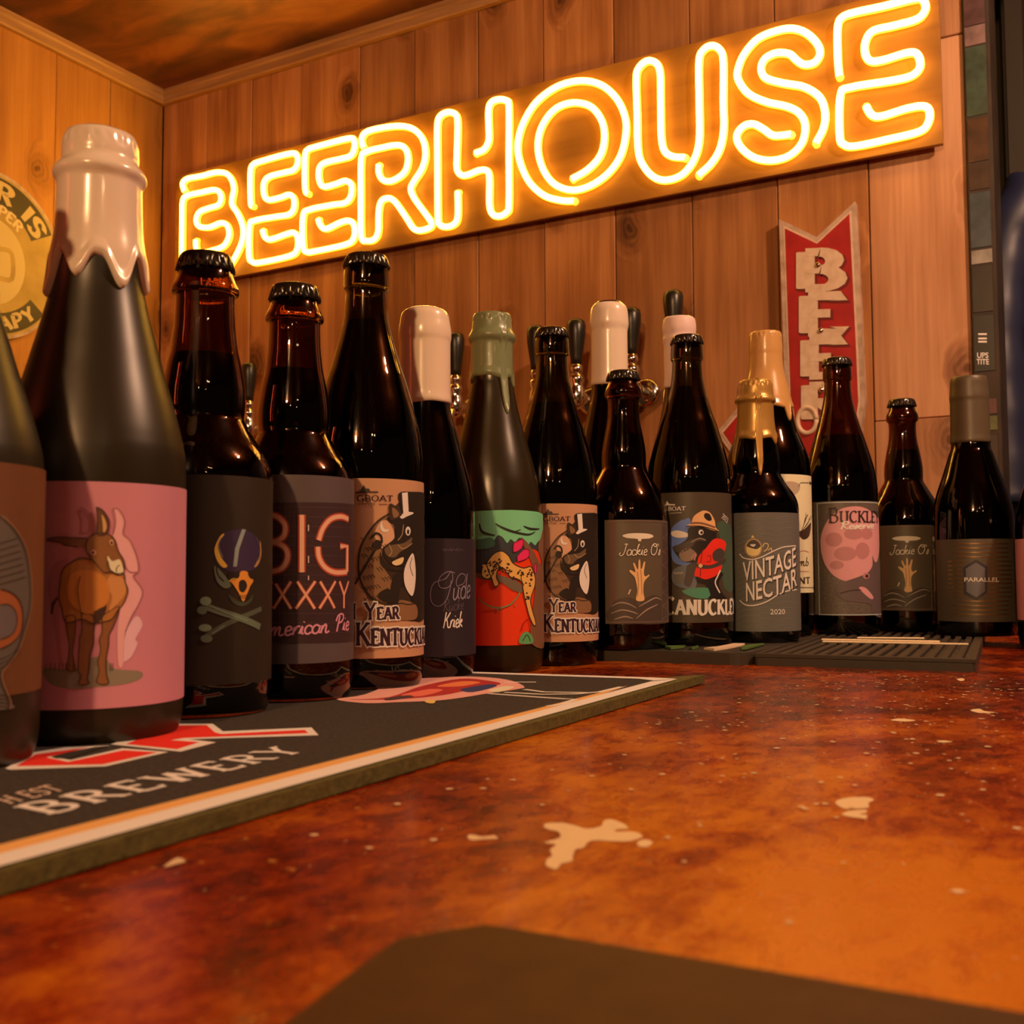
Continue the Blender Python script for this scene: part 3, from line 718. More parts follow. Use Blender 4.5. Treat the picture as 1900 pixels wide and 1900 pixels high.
pr.poly(glass_pts + mir, ink(82, 62, 44), 1)
pr.stroke(glass_pts, 9, ol, 3)
pr.stroke([(x - 14, y) for x, y in glass_pts], 5, dk, 4)
pr.poly([(0, 770), (60, 790), (110, 840), (130, 930), (115, 1030), (60, 1090), (0, 1120), (-210, 1150), (-400, 1080), (-400, 830), (-210, 750)], ink(135, 62, 24), 2)
pr.poly([(0, 862), (50, 862), (85, 900), (95, 960), (70, 1030), (0, 1065), (-210, 1090), (-350, 1020), (-350, 890), (-210, 840)], ink(88, 66, 52), 3)
pr.stroke([(0, 770), (60, 790), (110, 840), (130, 930), (115, 1030), (60, 1090), (0, 1120)], 8, dk, 4)
pr.stroke([(0, 862), (50, 862), (85, 900), (95, 960), (70, 1030), (0, 1065)], 6, dk, 4)
for k in range(7): pr.stroke([(-150, 540 + k * 42 - 0), (0, 500 + k * 40), (100 + k * 8, 470 + k * 38)], 4, dk, 4, True)
for k in range(4): pr.stroke([(-60, 1400 + k * 22), (10, 1390 + k * 22), (50, 1405 + k * 22)], 4, dk, 4, True)
for k in range(3): pr.stroke([(-40, 1190 + k * 26), (40, 1165 + k * 24), (110, 1105 + k * 18)], 4, dk, 4, True)
lay(b0, .0404, pr, lab)

# ---------------- 1: pink donkey
glass_body(b1, champ, frost, hollow=False)
wax_seal(b1, [(z, r + .0002) for z, r in ch if z > .185], b1.z_at(488), [(-76, 28, .020), (-27, 24, .0115), (29, 26, .0145), (78, 23, .0145), (122, 24, .013), (168, 24, .017), (-127, 26, .013)], white_wax, thick=.0017, cap_flutes=.0004)
lab = paper(b1, .0389, b1.z_at(1297), b1.z_at(907), -100, 88, ink(176, 96, 88, .5))
t1 = Crop(60, 880, 3.8); pr = printer(b1, .0389, t1)
br = ink(150, 82, 30); dk = ink(55, 26, 14); gh = ink(205, 125, 105); gd = ink(160, 84, 78); tan = ink(222, 180, 110)
pr.poly([(80, 1370), (300, 1372), (430, 1290), (520, 1300), (580, 1370), (760, 1388), (762, 1440), (640, 1480), (450, 1500), (250, 1512), (120, 1470)], ink(118, 92, 62), 1)
pr.poly([(570, 240), (610, 250), (650, 330), (640, 420), (690, 470), (740, 600), (745, 690), (710, 720), (775, 820), (750, 910), (700, 1000), (655, 1110), (650, 1200), (640, 1340), (605, 1340), (600, 1100), (620, 900), (600, 700), (560, 560), (570, 440), (580, 330)], gh, 1)
pr.poly([(730, 1000), (775, 1060), (725, 1160), (740, 1190), (700, 1280), (650, 1320), (640, 1300), (660, 1110)], ink(215, 135, 120), 2)
pr.poly([(260, 598), (160, 630), (120, 720), (112, 820), (140, 1000), (170, 1200), (190, 1340), (215, 1340), (200, 1200), (190, 900), (220, 680)], gd, 1)
pr.poly([(335, 235), (380, 255), (412, 320), (410, 400), (350, 410), (352, 330)], gd, 1)
for pts in ([(570, 240), (610, 250), (650, 330), (640, 420), (690, 470), (740, 600), (745, 690), (710, 720), (775, 820), (750, 910), (700, 1000), (655, 1110)], [(640, 610), (660, 660), (690, 690), (740, 690)], [(335, 235), (380, 255), (412, 320), (410, 400)], [(570, 240), (585, 330), (570, 420)]):
    pr.stroke(pts, 6, ink(140, 70, 62), 3)
body = [(410, 600), (330, 595), (250, 640), (210, 690), (200, 760), (190, 860), (210, 950), (235, 1040), (300, 1035), (350, 1020), (380, 1030), (430, 1050), (500, 1040), (560, 1020), (600, 960), (645, 900), (670, 820), (650, 760), (640, 700), (560, 680), (480, 640), (430, 600)]
legs = [[(235, 1000), (300, 1000), (305, 1100), (295, 1180), (285, 1260), (300, 1350), (305, 1385), (245, 1380), (255, 1300), (262, 1200), (245, 1110)],
        [(345, 980), (430, 1000), (432, 1120), (430, 1200), (410, 1270), (400, 1380), (388, 1440), (400, 1475), (330, 1480), (345, 1420), (325, 1380), (330, 1250), (335, 1150), (350, 1100)],
        [(490, 1000), (610, 930), (570, 1070), (540, 1130), (535, 1210), (520, 1290), (520, 1400), (535, 1475), (455, 1470), (470, 1390), (460, 1320), (480, 1240), (470, 1170), (490, 1110)]]
for l in legs: pr.poly(l, ink(118, 62, 26), 3); pr.stroke(l, 6, dk, 4, closed=True)
pr.poly(body, br, 4); pr.stroke(body, 7, dk, 5, closed=True)
pr.poly([(280, 700), (420, 680), (520, 740), (540, 880), (430, 980), (330, 960), (250, 860)], ink(172, 92, 30), 5)
pr.poly([(560, 700), (640, 740), (655, 830), (610, 900), (540, 960), (560, 860), (520, 780)], ink(178, 104, 48), 5)
pr.stroke([(340, 720), (322, 800), (330, 900), (350, 1000)], 6, dk, 6); pr.stroke([(520, 920), (490, 980), (450, 1010), (440, 960)], 7, dk, 6)
pr.poly([(440, 970), (520, 930), (500, 1000), (470, 1040), (440, 1040)], dk, 6)
pr.poly([(390, 450), (280, 448), (180, 445), (105, 462), (200, 482), (230, 500), (320, 512), (390, 512)], ink(110, 58, 32), 6)
pr.stroke([(390, 450), (280, 448), (180, 445), (105, 462), (200, 482), (230, 500), (320, 512)], 6, dk, 7)
head = [(420, 430), (470, 415), (540, 425), (580, 470), (600, 540), (640, 610), (640, 690), (600, 710), (550, 690), (500, 690), (440, 620), (390, 560), (380, 500), (400, 450)]
pr.poly(head, ink(120, 66, 28), 7); pr.stroke(head, 6, dk, 8, closed=True)
ear = [(450, 235), (490, 250), (530, 310), (538, 360), (520, 420), (455, 424), (460, 330)]
pr.poly(ear, ink(92, 48, 22), 7); pr.stroke(ear, 6, dk, 9, closed=True)
pr.poly([(488, 285), (515, 330), (522, 380), (500, 412), (494, 350)], ink(176, 118, 62), 9)
pr.poly([(528, 575), (560, 612), (610, 600), (632, 650), (636, 690), (610, 707), (560, 682), (535, 640)], tan, 9)
pr.stroke([(530, 610), (545, 670), (590, 700), (636, 695)], 6, dk, 10); pr.stroke([(590, 690), (590, 660), (610, 640)], 5, dk, 10)
pr.dot(556, 482, 16, 22, ink(180, 120, 70), 9); pr.dot(556, 484, 8, 12, dk, 10); pr.dot(430, 552, 22, 20, ink(170, 100, 70), 9); pr.dot(428, 552, 10, 10, dk, 10)
pr.stroke([(180, 870), (150, 920), (140, 985), (150, 900)], 14, dk, 5)
for x in (100, 130, 160, 190, 215, 235, 260, 290, 545, 560): pr.stroke([(x, 1385), (x + 4, 1330 - (x % 5) * 6)], 4, dk, 5, False)
lay(b1, .0389, pr, lab)

# ---------------- 2: skull
b2 = Bottle('bulb_neck_bottle', (-.4038, .3982), RZ, .0349, .2347, 'amber bottle with a near-black label of a helmeted skull and crossed bones')
ring = b2.prof(RING_ROWS); RING_H = b2.h; RING_R = .0349
glass_body(b2, add_base(ring, .0349), amber, fill_z=b2.z_at(662))
crown_cap(b2, b2.h, .0149, .0092, cap_black)
lab = paper(b2, .0349, b2.z_at(1260), b2.z_at(892), -100, 82, ink(34, 20, 8, .5))  # label inks taken as seen in the next bottle's shadow, shade included
pr = printer(b2, .0349, Crop(300, 850, 3.8))
pu = ink(46, 28, 40); gy = ink(120, 112, 88); ye = ink(205, 140, 40); og = ink(190, 105, 30); gr = ink(86, 84, 56); dk = ink(28, 17, 8); gr2 = ink(110, 112, 74)
pr.poly([(370, 680), (380, 600), (430, 530), (520, 505), (600, 510), (670, 560), (700, 640), (690, 740), (640, 790), (560, 800), (480, 800), (400, 760)], pu, 1)
pr.poly([(565, 500), (592, 505), (545, 640), (528, 765), (502, 765), (515, 640)], gy, 2, False)
pr.poly([(372, 640), (412, 550), (440, 538), (398, 610), (420, 700), (462, 760), (430, 770), (390, 720)], ye, 2)
pr.poly([(690, 580), (700, 660), (690, 720), (670, 760), (650, 765), (684, 690)], ink(150, 100, 45), 2)
pr.poly([(478, 860), (530, 852), (555, 800), (600, 802), (642, 860), (622, 900), (600, 955), (572, 1012), (540, 950), (505, 895)], og, 3)
pr.poly([(545, 870), (580, 860), (598, 900), (575, 945), (545, 930)], dk, 4); pr.poly([(480, 800), (545, 815), (530, 850), (470, 850)], dk, 4); pr.poly([(605, 810), (650, 800), (660, 840), (625, 850)], dk, 4)
pr.poly([(370, 760), (420, 800), (484, 885), (470, 915), (430, 912), (385, 860)], gr, 3); pr.stroke([(385, 740), (395, 820), (440, 870)], 7, dk, 4)
pr.poly([(470, 960), (540, 1010), (600, 1010), (640, 960), (630, 1010), (570, 1045), (500, 1020)], ink(52, 48, 28), 2)
pr.stroke([(310, 1045), (420, 1085), (560, 1130), (690, 1190)], 44, gr, 3); pr.stroke([(315, 1255), (420, 1190), (540, 1130), (700, 1060)], 34, ink(70, 64, 40), 2)
for x, y, rx, ry, c in ((310, 1008, 40, 32, gr2), (285, 1072, 36, 30, gr), (306, 1196, 46, 26, gr2), (316, 1272, 42, 28, gr)): pr.dot(x, y, rx, ry, c, 5)
pr.stroke([(340, 1040), (460, 1095), (600, 1150)], 6, gr2, 5); pr.stroke([(350, 1240), (440, 1180)], 6, gr2, 5)
for x in (552, 566, 580, 592): pr.stroke([(x, 962), (x + 1, 990)], 4, dk, 6, False)
pr.stroke([(470, 870), (500, 850), (540, 858)], 5, ye, 5); pr.stroke([(420, 560), (400, 620), (430, 700)], 4, gy, 4); pr.stroke([(660, 560), (690, 640), (680, 720)], 4, ink(90, 60, 40), 4)
lay(b2, .0349, pr, lab)

# ---------------- 3: BIG
b3 = Bottle('bulb_neck_bottle', (-.4067, .4710), RZ, .0342, .2360, 'amber bottle whose dark label shows salmon neon-style letters, its cap ruffled and black')
ring3 = scaled(ring, RING_H, RING_R, b3.h, .0342)
glass_body(b3, add_base(ring3, .0342), amber, fill_z=b3.z_at(690))
crown_cap(b3, b3.h, .0149, .0092, cap_black)
lab = paper(b3, .0342, b3.z_at(1223), b3.z_at(891), -100, 88, ink(74, 52, 42, .55))
pr = printer(b3, .0342, Crop(300, 850, 3.8))
dkp = ink(48, 24, 20); sal = ink(232, 128, 86); glow = ink(150, 48, 22); pk = ink(196, 110, 104)
pr.poly([(560, 330), (1400, 330), (1400, 1290), (560, 1290)], dkp, 1, False)
for k in range(14): pr.stroke([(600, 360 + k * 66), (1390, 364 + k * 66)], 4, ink(70, 40, 36), 2, False)
NE = [[(690, 405), (760, 402), (820, 415), (868, 470), (865, 540), (820, 582), (760, 592)], [(760, 594), (820, 600), (875, 640), (888, 700), (860, 765), (800, 797), (690, 802)], [(690, 405), (690, 802)],
      [(988, 400), (988, 805)], [(1312, 432), (1260, 412), (1190, 430), (1135, 495), (1105, 580)], [(1100, 625), (1108, 700), (1150, 770), (1220, 806), (1302, 802)], [(1302, 802), (1304, 622), (1255, 622)]]
for n_ in NE: pr.stroke(n_, 52, glow, 3, len(n_) > 3); pr.stroke(n_, 30, sal, 4, len(n_) > 3)
for a, c in (((690, 905), (780, 1060)), ((780, 870), (670, 1060)), ((805, 885), (912, 1062)), ((912, 870), (790, 1062)), ((955, 870), (1078, 1062)), ((1082, 868), (945, 1062)), ((1115, 870), (1216, 1058)), ((1222, 868), (1110, 1060)), ((1250, 870), (1281, 965)), ((1312, 868), (1281, 965)), ((1281, 965), (1280, 1058))):
    pr.stroke([a, c], 26, glow, 3, False); pr.stroke([a, c], 14, sal, 4, False)
for y0_, y1_ in ((470, 515), (690, 740), (830, 860)): pr.stroke([(1034, y0_), (1034, y1_)], 7, ink(190, 150, 130), 4, False)
pr.word(script_word('merican Pie', .10), (755, 1255), (1312, 1210), (755, 1130), pk, 4)
pr.word(script_word('A', .10), (655, 1262), (750, 1255), (655, 1140), pk, 4)
lay(b3, .0342, pr, lab)

# ---------------- 4, 7: the two boar-in-a-top-hat bottles
b4 = Bottle('longneck_bottle', (-.4104, .5441), RZ, .0365, .2736, 'dark bottle with a tan boar-in-top-hat label, standing on the bar runner')
b7 = Bottle('longneck_bottle', (-.4134, .8116), 0, .0374, .2866, 'dark bottle with a tan boar-in-top-hat label, standing on bare bar beside green wax')
ken = b4.prof(KEN_ROWS); KEN_H = b4.h; KEN_R = .0365
CAPK = principled('glossy_black_cap', (.02, .014, .010), .2, spec=.6)
def boar_label(b, R, turn, zs):
    lab = paper(b, R, b4.z_at(1214) * zs, b4.z_at(897) * zs, -92, 100, ink(168, 106, 64, .5), turn=turn)
    pr = printer(b4, .0365, Crop(300, 850, 3.8))
    bl = ink(30, 17, 9); bk = ink(48, 28, 14); fur = ink(118, 72, 38); tn = ink(186, 122, 78); wh = ink(225, 190, 150); dn = ink(44, 14, 20)
    pr.poly([(1610, 380), (1520, 440), (1440, 540), (1390, 650), (1380, 780), (1400, 880), (1450, 970), (1500, 1010), (1600, 1045), (1660, 1035), (1700, 1130), (1790, 1152), (1850, 1120), (1900, 1000), (1920, 700), (1900, 400), (1840, 290), (1700, 300)], bk, 1)
    pr.poly([(1620, 400), (1530, 450), (1452, 548), (1402, 655), (1394, 780), (1412, 870), (1460, 955), (1510, 995), (1600, 1020), (1640, 900), (1560, 760), (1560, 640), (1630, 560), (1640, 470)], fur, 2)
    pr.poly([(1540, 450), (1600, 450), (1640, 560), (1560, 640), (1530, 600), (1500, 540)], tn, 3)
    for k in range(46):
        x, y = 1400 + (k * 37) % 200, 560 + (k * 71) % 430; pr.stroke([(x, y), (x + 18, y + 12), (x + 24, y + 26)], 5, bk, 3)
    pr.poly([(1665, 255), (1760, 238), (1850, 262), (1860, 400), (1760, 440), (1650, 462), (1598, 450), (1593, 415), (1690, 400)], bl, 4)
    pr.poly([(1690, 246), (1730, 241), (1737, 380), (1700, 390)], wh, 5, False); pr.poly([(1676, 404), (1730, 380), (1772, 388), (1725, 412), (1690, 428)], wh, 5)
    pr.poly([(1605, 320), (1670, 360), (1690, 400), (1620, 440), (1600, 400)], bk, 6); pr.poly([(1622, 350), (1660, 375), (1668, 405), (1632, 420)], fur, 7)
    pr.poly([(1640, 435), (1800, 405), (1850, 470), (1860, 600), (1800, 660), (1740, 720), (1700, 762), (1620, 752), (1570, 692), (1553, 640), (1600, 600), (1640, 560), (1640, 490)], bl, 5)
    pr.poly([(1570, 640), (1620, 612), (1700, 600), (1760, 560), (1740, 620), (1680, 660), (1640, 700), (1590, 690)], ink(92, 60, 32), 6)
    for pts in ([(1600, 610), (1620, 660), (1600, 690)], [(1660, 610), (1700, 640), (1760, 600)], [(1700, 470), (1690, 540), (1660, 580)]): pr.stroke(pts, 6, ink(150, 105, 62), 7)
    pr.dot(1731, 515, 18, 32, wh, 7); pr.dot(1731, 520, 8, 18, bl, 8)
    pr.poly([(1620, 735), (1660, 712), (1700, 700), (1690, 742), (1645, 757)], ink(200, 150, 90), 7)
    pr.poly([(1540, 660), (1562, 720), (1640, 780), (1700, 770), (1770, 700), (1880, 650), (1910, 900), (1850, 1100), (1790, 1150), (1760, 1000), (1690, 900), (1660, 1030), (1630, 1020), (1610, 930), (1640, 820), (1700, 800), (1600, 792), (1540, 742)], bl, 4)
    pr.poly([(1762, 670), (1782, 760), (1782, 880), (1760, 972), (1712, 900), (1708, 780)], wh, 6); pr.stroke([(1760, 700), (1745, 760), (1765, 830)], 5, bk, 7)
    pr.poly([(1552, 440), (1538, 480), (1550, 515), (1580, 522), (1602, 505), (1570, 500), (1555, 470)], wh, 5)
    pr.stroke([(1365, 888), (1450, 740), (1530, 600)], 13, bl, 6, False); pr.stroke([(1480, 560), (1510, 530), (1545, 550), (1550, 600)], 15, bl, 6); pr.dot(1520, 610, 30, 34, bl, 6)
    pr.poly([(1520, 965), (1590, 920), (1640, 970), (1645, 1022), (1560, 1012)], bl, 5)
    pr.poly([(1690, 1000), (1790, 1040), (1790, 1130), (1680, 1140), (1640, 1090), (1660, 1030)], fur, 5); pr.stroke([(1650, 1030), (1690, 1022), (1730, 1032), (1790, 1022)], 8, bk, 6)
    pr.word(serif_word('GBOAT', .16, .5), (1378, 305), (1628, 305), (1378, 265), dn, 4); pr.word(serif_word('TU', .16, .5), (1262, 305), (1355, 305), (1262, 265), dn, 4)
    pr.word(serif_word('COFFEE', .14, .4, serif=False), (1392, 332), (1505, 332), (1392, 318), dn, 4)
    pr.stroke([(1530, 326), (1592, 326)], 4, dn, 4, False); pr.stroke([(1365, 243), (1525, 240)], 9, dn, 4, False); pr.poly([(1395, 240), (1425, 190), (1440, 215), (1460, 215), (1475, 240)], bk, 4, False)
    for txt, a, c, up, sm in (('1', (1345, 1135), (1375, 1135), (1345, 1025), None), ('YEAR', (1432, 1138), (1665, 1132), (1432, 1020), .70), ('KENTUCKIAN', (1372, 1318), (1900, 1300), (1372, 1160), .72)):
        pr.word(serif_word(txt, .20, .55, .075, sm), a, c, up, wh, 8); pr.word(serif_word(txt, .20, .55, 0, sm), a, c, up, dn, 9)
    k = R / .0365
    pr.items = [([(v[0] * k, v[1] * zs) for v in V], Fc, mi, ly) for V, Fc, mi, ly in pr.items]
    lay(b, R, pr, lab, turn)
glass_body(b4, add_base(ken, .0365), dark_glass, fill_z=b4.z_at(600)); crown_cap(b4, b4.h, .0149, .0085, CAPK)
boar_label(b4, .0365, 0.0, 1.0)
glass_body(b7, add_base(scaled(ken, KEN_H, KEN_R, b7.h, .0374), .0374), dark_glass, fill_z=.22); crown_cap(b7, b7.h, .0149, .0085, CAPK)
boar_label(b7, .0374, math.radians(-4.5), b7.h / b4.h)

# ---------------- 5: script label, white wax
b5 = Bottle('wine_style_bottle', (-.4169, .6209), RZ, .0351, .2579, 'dark bottle with smooth white wax and a dark violet label in thin script')
kr = b5.prof([(576, 34), (585, 40), (600, 44), (615, 46.5), (630, 46.5), (640, 45), (700, 45), (756, 47), (798, 58), (827, 66), (856, 74), (882, 81), (908, 87), (948, 92.5), (1000, 94)])
glass_body(b5, add_base(kr, .0351), black_glass, fill_z=b5.z_at(720))
wax_seal(b5, [(b5.h, .0001), (b5.h - .0006, .006), (b5.h - .002, .0115), (b5.h - .005, .0153)] + [(z, r) for z, r in kr[2:9]], b5.z_at(752), [], white_wax, thick=.0011, wobble=.0005)
lab = paper(b5, .0351, b5.z_at(1212), b5.z_at(1002), -90, 90, ink(36, 22, 22, .5))
pr = printer(b5, .0351, Crop(700, 850, 3.8)); lg = ink(120, 92, 84); lw = ink(205, 175, 150); ld = ink(82, 58, 54)
pr.stroke([(545, 810), (500, 800), (450, 830), (430, 880), (450, 915), (500, 910), (530, 860), (520, 800), (480, 850), (400, 880), (375, 950), (385, 1020), (430, 1045), (480, 1010), (510, 930), (520, 860)], 5, lg, 2)
pr.stroke([(600, 930), (560, 900), (560, 850), (590, 815), (620, 830), (610, 880), (570, 900)], 5, lg, 2)
pr.word(script_word('ude', .07), (525, 1000), (650, 985), (525, 820), lg, 2)
pr.word(script_word('Rucke', .06), (455, 1085), (605, 1065), (455, 1000), ld, 2)
pr.word(script_word('Kriek', .10), (458, 1200), (598, 1190), (458, 1085), lw, 2)
pr.stroke([(452 + k * 8, 645 + (k % 2) * 14 - (k % 3) * 5) for k in range(20)], 4, ld, 2)
lay(b5, .0351, pr, lab)

# ---------------- 6: green wax, leopard
b6 = Bottle('champagne_bottle', (-.4296, .7368), 0, .0398, .2857, 'satin black bottle with green wax and a green and red leopard label')
leo = b6.prof([(585, 28), (595, 33), (604, 34), (614, 37), (624, 42), (630, 42.5), (636, 39.5), (643, 37), (703, 38), (719, 40.5), (750, 46), (776, 52), (803, 59), (837, 69), (856, 74.5), (880, 80.5), (903, 85), (950, 90.5), (990, 93)])
glass_body(b6, add_base(leo, .0398), frost2, hollow=False)
gwax = wax_mat('green_wax', (.20, .25, .135), .35)
wax_seal(b6, [(b6.h, .0001), (b6.h - .0005, .011), (b6.h - .0015, .0142), (b6.h - .006, .0149)] + leo[3:12], b6.z_at(704), [(33, 9, .0295), (-75, 18, .006), (75, 16, .008), (140, 14, .02), (-140, 14, .012)], gwax, thick=.0008, cap_flutes=.0005)
lab = paper(b6, .0398, b6.z_at(1192), b6.z_at(957), -95, 95, ink(228, 42, 8, .45))
pr = printer(b6, .0398, Crop(700, 850, 3.8))
gn = ink(104, 150, 90); gdk = ink(62, 88, 56); nv = ink(48, 44, 38); tb = ink(108, 62, 34); lp = ink(200, 130, 55); spk = ink(44, 26, 12); mg = ink(225, 30, 60); ln_ = ink(34, 30, 18)
pr.poly([(560, 400), (1330, 400), (1330, 700), (1100, 640), (900, 780), (700, 830), (560, 830)], nv, 1, False)
pr.poly([(560, 400), (1330, 400), (1330, 560), (1160, 560), (1130, 590), (1110, 615), (1080, 590), (1060, 618), (1030, 585), (1000, 562), (970, 590), (940, 572), (915, 598), (885, 560), (850, 545), (820, 585), (790, 600), (750, 580), (700, 592), (640, 580), (560, 610)], gn, 2)
pr.poly([(560, 560), (700, 575), (800, 560), (830, 610), (760, 640), (560, 640)], gdk, 3)
for pts in ([(720, 460), (740, 520), (830, 545)], [(835, 462), (880, 490), (960, 520), (1060, 540), (1110, 520)], [(960, 520), (1010, 505)], [(1030, 480), (1080, 500), (1140, 500)]): pr.stroke(pts, 17, ln_, 4, taper=True)
pr.poly([(1010, 560), (1050, 590), (1100, 660), (1140, 740), (1170, 800), (1175, 1000), (1180, 1310), (1085, 1310), (1090, 1100), (1110, 900), (1090, 760), (1040, 640)], tb, 5)
pr.poly([(1150, 560), (1330, 560), (1330, 1310), (1170, 1310), (1160, 800), (1130, 640)], tb, 4)
pr.poly([(700, 810), (860, 825), (1000, 880), (1020, 945), (950, 930), (860, 870), (720, 850)], ink(98, 70, 44), 5)
for pts, c in (([(960, 600), (1010, 575), (1028, 590), (1010, 640), (960, 662)], mg), ([(985, 690), (1030, 645), (1065, 650), (1060, 700), (1000, 728), (985, 722)], mg), ([(1100, 760), (1115, 740), (1118, 800), (1105, 810)], mg)):
    pr.poly(pts, c, 6); pr.stroke(pts, 6, ink(110, 14, 30), 7, closed=True)
leo_b = [(770, 745), (790, 710), (830, 668), (880, 656), (925, 690), (950, 735), (985, 760), (1030, 775), (1075, 765), (1095, 800), (1108, 850), (1105, 900), (1085, 960), (1075, 1010), (1090, 1080), (1112, 1165), (1098, 1180), (1070, 1120), (1048, 1040), (1030, 960), (1015, 880), (980, 850), (940, 840), (905, 800), (880, 770), (850, 790), (842, 840), (858, 880), (850, 900), (825, 902), (808, 850), (790, 810)]
pr.poly(leo_b, lp, 7, True, 2); pr.stroke(leo_b, 7, spk, 8, closed=True)
hd = [(738, 800), (745, 765), (775, 742), (810, 750), (822, 785), (810, 825), (785, 850), (755, 845), (738, 825)]
pr.poly(hd, ink(214, 148, 70), 8); pr.stroke(hd, 6, spk, 9, closed=True); pr.dot(762, 800, 6, 6, spk, 10, 8); pr.dot(790, 798, 6, 6, spk, 10, 8); pr.poly([(766, 822), (788, 820), (778, 836)], spk, 10, False); pr.dot(752, 758, 10, 10, lp, 9, 8); pr.dot(812, 752, 10, 10, lp, 9, 8)
pr.stroke([(842, 730), (870, 770), (935, 800)], 6, spk, 9); pr.stroke([(1020, 800), (1010, 850), (1030, 900)], 6, spk, 9)
rr_ = random.Random(3)
for k in range(70):
    t = rr_.random()
    x, y = (rr_.uniform(760, 950), rr_.uniform(690, 815)) if t < .5 else ((rr_.uniform(950, 1090), rr_.uniform(785, 870)) if t < .8 else (rr_.uniform(1030, 1075), rr_.uniform(870, 1000)))
    if t < .5 and y < 690 + abs(x - 870) * .55: continue
    pr.dot(x, y, rr_.uniform(5, 9), rr_.uniform(5, 8), spk, 9, 7)
pr.stroke([(715, 985), (770, 1035), (850, 1055), (930, 1035), (980, 985), (1005, 940)], 10, ink(110, 100, 50), 8); pr.stroke([(845, 1060), (855, 1078)], 9, ink(110, 100, 50), 8)
for k in range(5): pr.stroke([(760 + k * 52, 1035 + (18 if k < 3 else -6)), (768 + k * 52, 1052 + (14 if k < 3 else -6))], 7, ink(110, 100, 50), 8)
pr.poly([(1000, 1305), (1010, 1250), (1050, 1222), (1090, 1260), (1088, 1305)], ink(84, 120, 60), 8); pr.stroke([(1020, 1290), (1050, 1245), (1075, 1290)], 6, ln_, 9)
pr.stroke([(1010, 1220), (1030, 1160), (1060, 1130)], 6, ink(150, 20, 10), 8); pr.stroke([(1060, 1130), (1075, 1200), (1060, 1230)], 6, ink(150, 20, 10), 8)
lay(b6, .0398, pr, lab)

# ---------------- 8, 10: white-waxed bottles standing behind
b8 = Bottle('wine_style_bottle', (-.4298, .9701), .010, .0415, .3379, 'tall dark bottle with a glossy white wax cap, behind the other bottles near the taps')
r8 = b8.prof([(563, 26), (572, 32), (590, 34), (604, 34.5), (612, 33), (625, 32), (720, 33.5), (760, 41), (793, 49), (830, 58), (870, 67), (910, 74), (960, 77.5)])
glass_body(b8, add_base(r8, r8[-1][1]), black_glass, fill_z=.27)
wax_seal(b8, [(b8.h, .0001), (b8.h - .001, .009), (b8.h - .003, .0140), (b8.h - .008, .0172)] + r8[2:9], b8.z_at(718), [], white_wax, thick=.0011, wobble=.0005)
b10 = Bottle('wine_style_bottle', (-.3825, 1.0423), .010, .0410, .3320, 'dark bottle with a matte pale pink wax cap, mostly hidden behind another bottle')
r10 = b10.prof([(590, 26), (598, 29.5), (612, 30.5), (624, 29), (631, 30.5), (638, 29), (650, 28), (722, 28.5), (760, 34), (800, 43), (850, 57), (900, 68), (950, 73)])
glass_body(b10, add_base(r10, r10[-1][1]), black_glass, fill_z=.27)
wax_seal(b10, [(b10.h, .0001), (b10.h - .0006, .010), (b10.h - .002, .0150)] + r10[1:9], b10.z_at(722), [], principled('pink_wax', (.80, .62, .62), .5), thick=.0006, wobble=.0004)

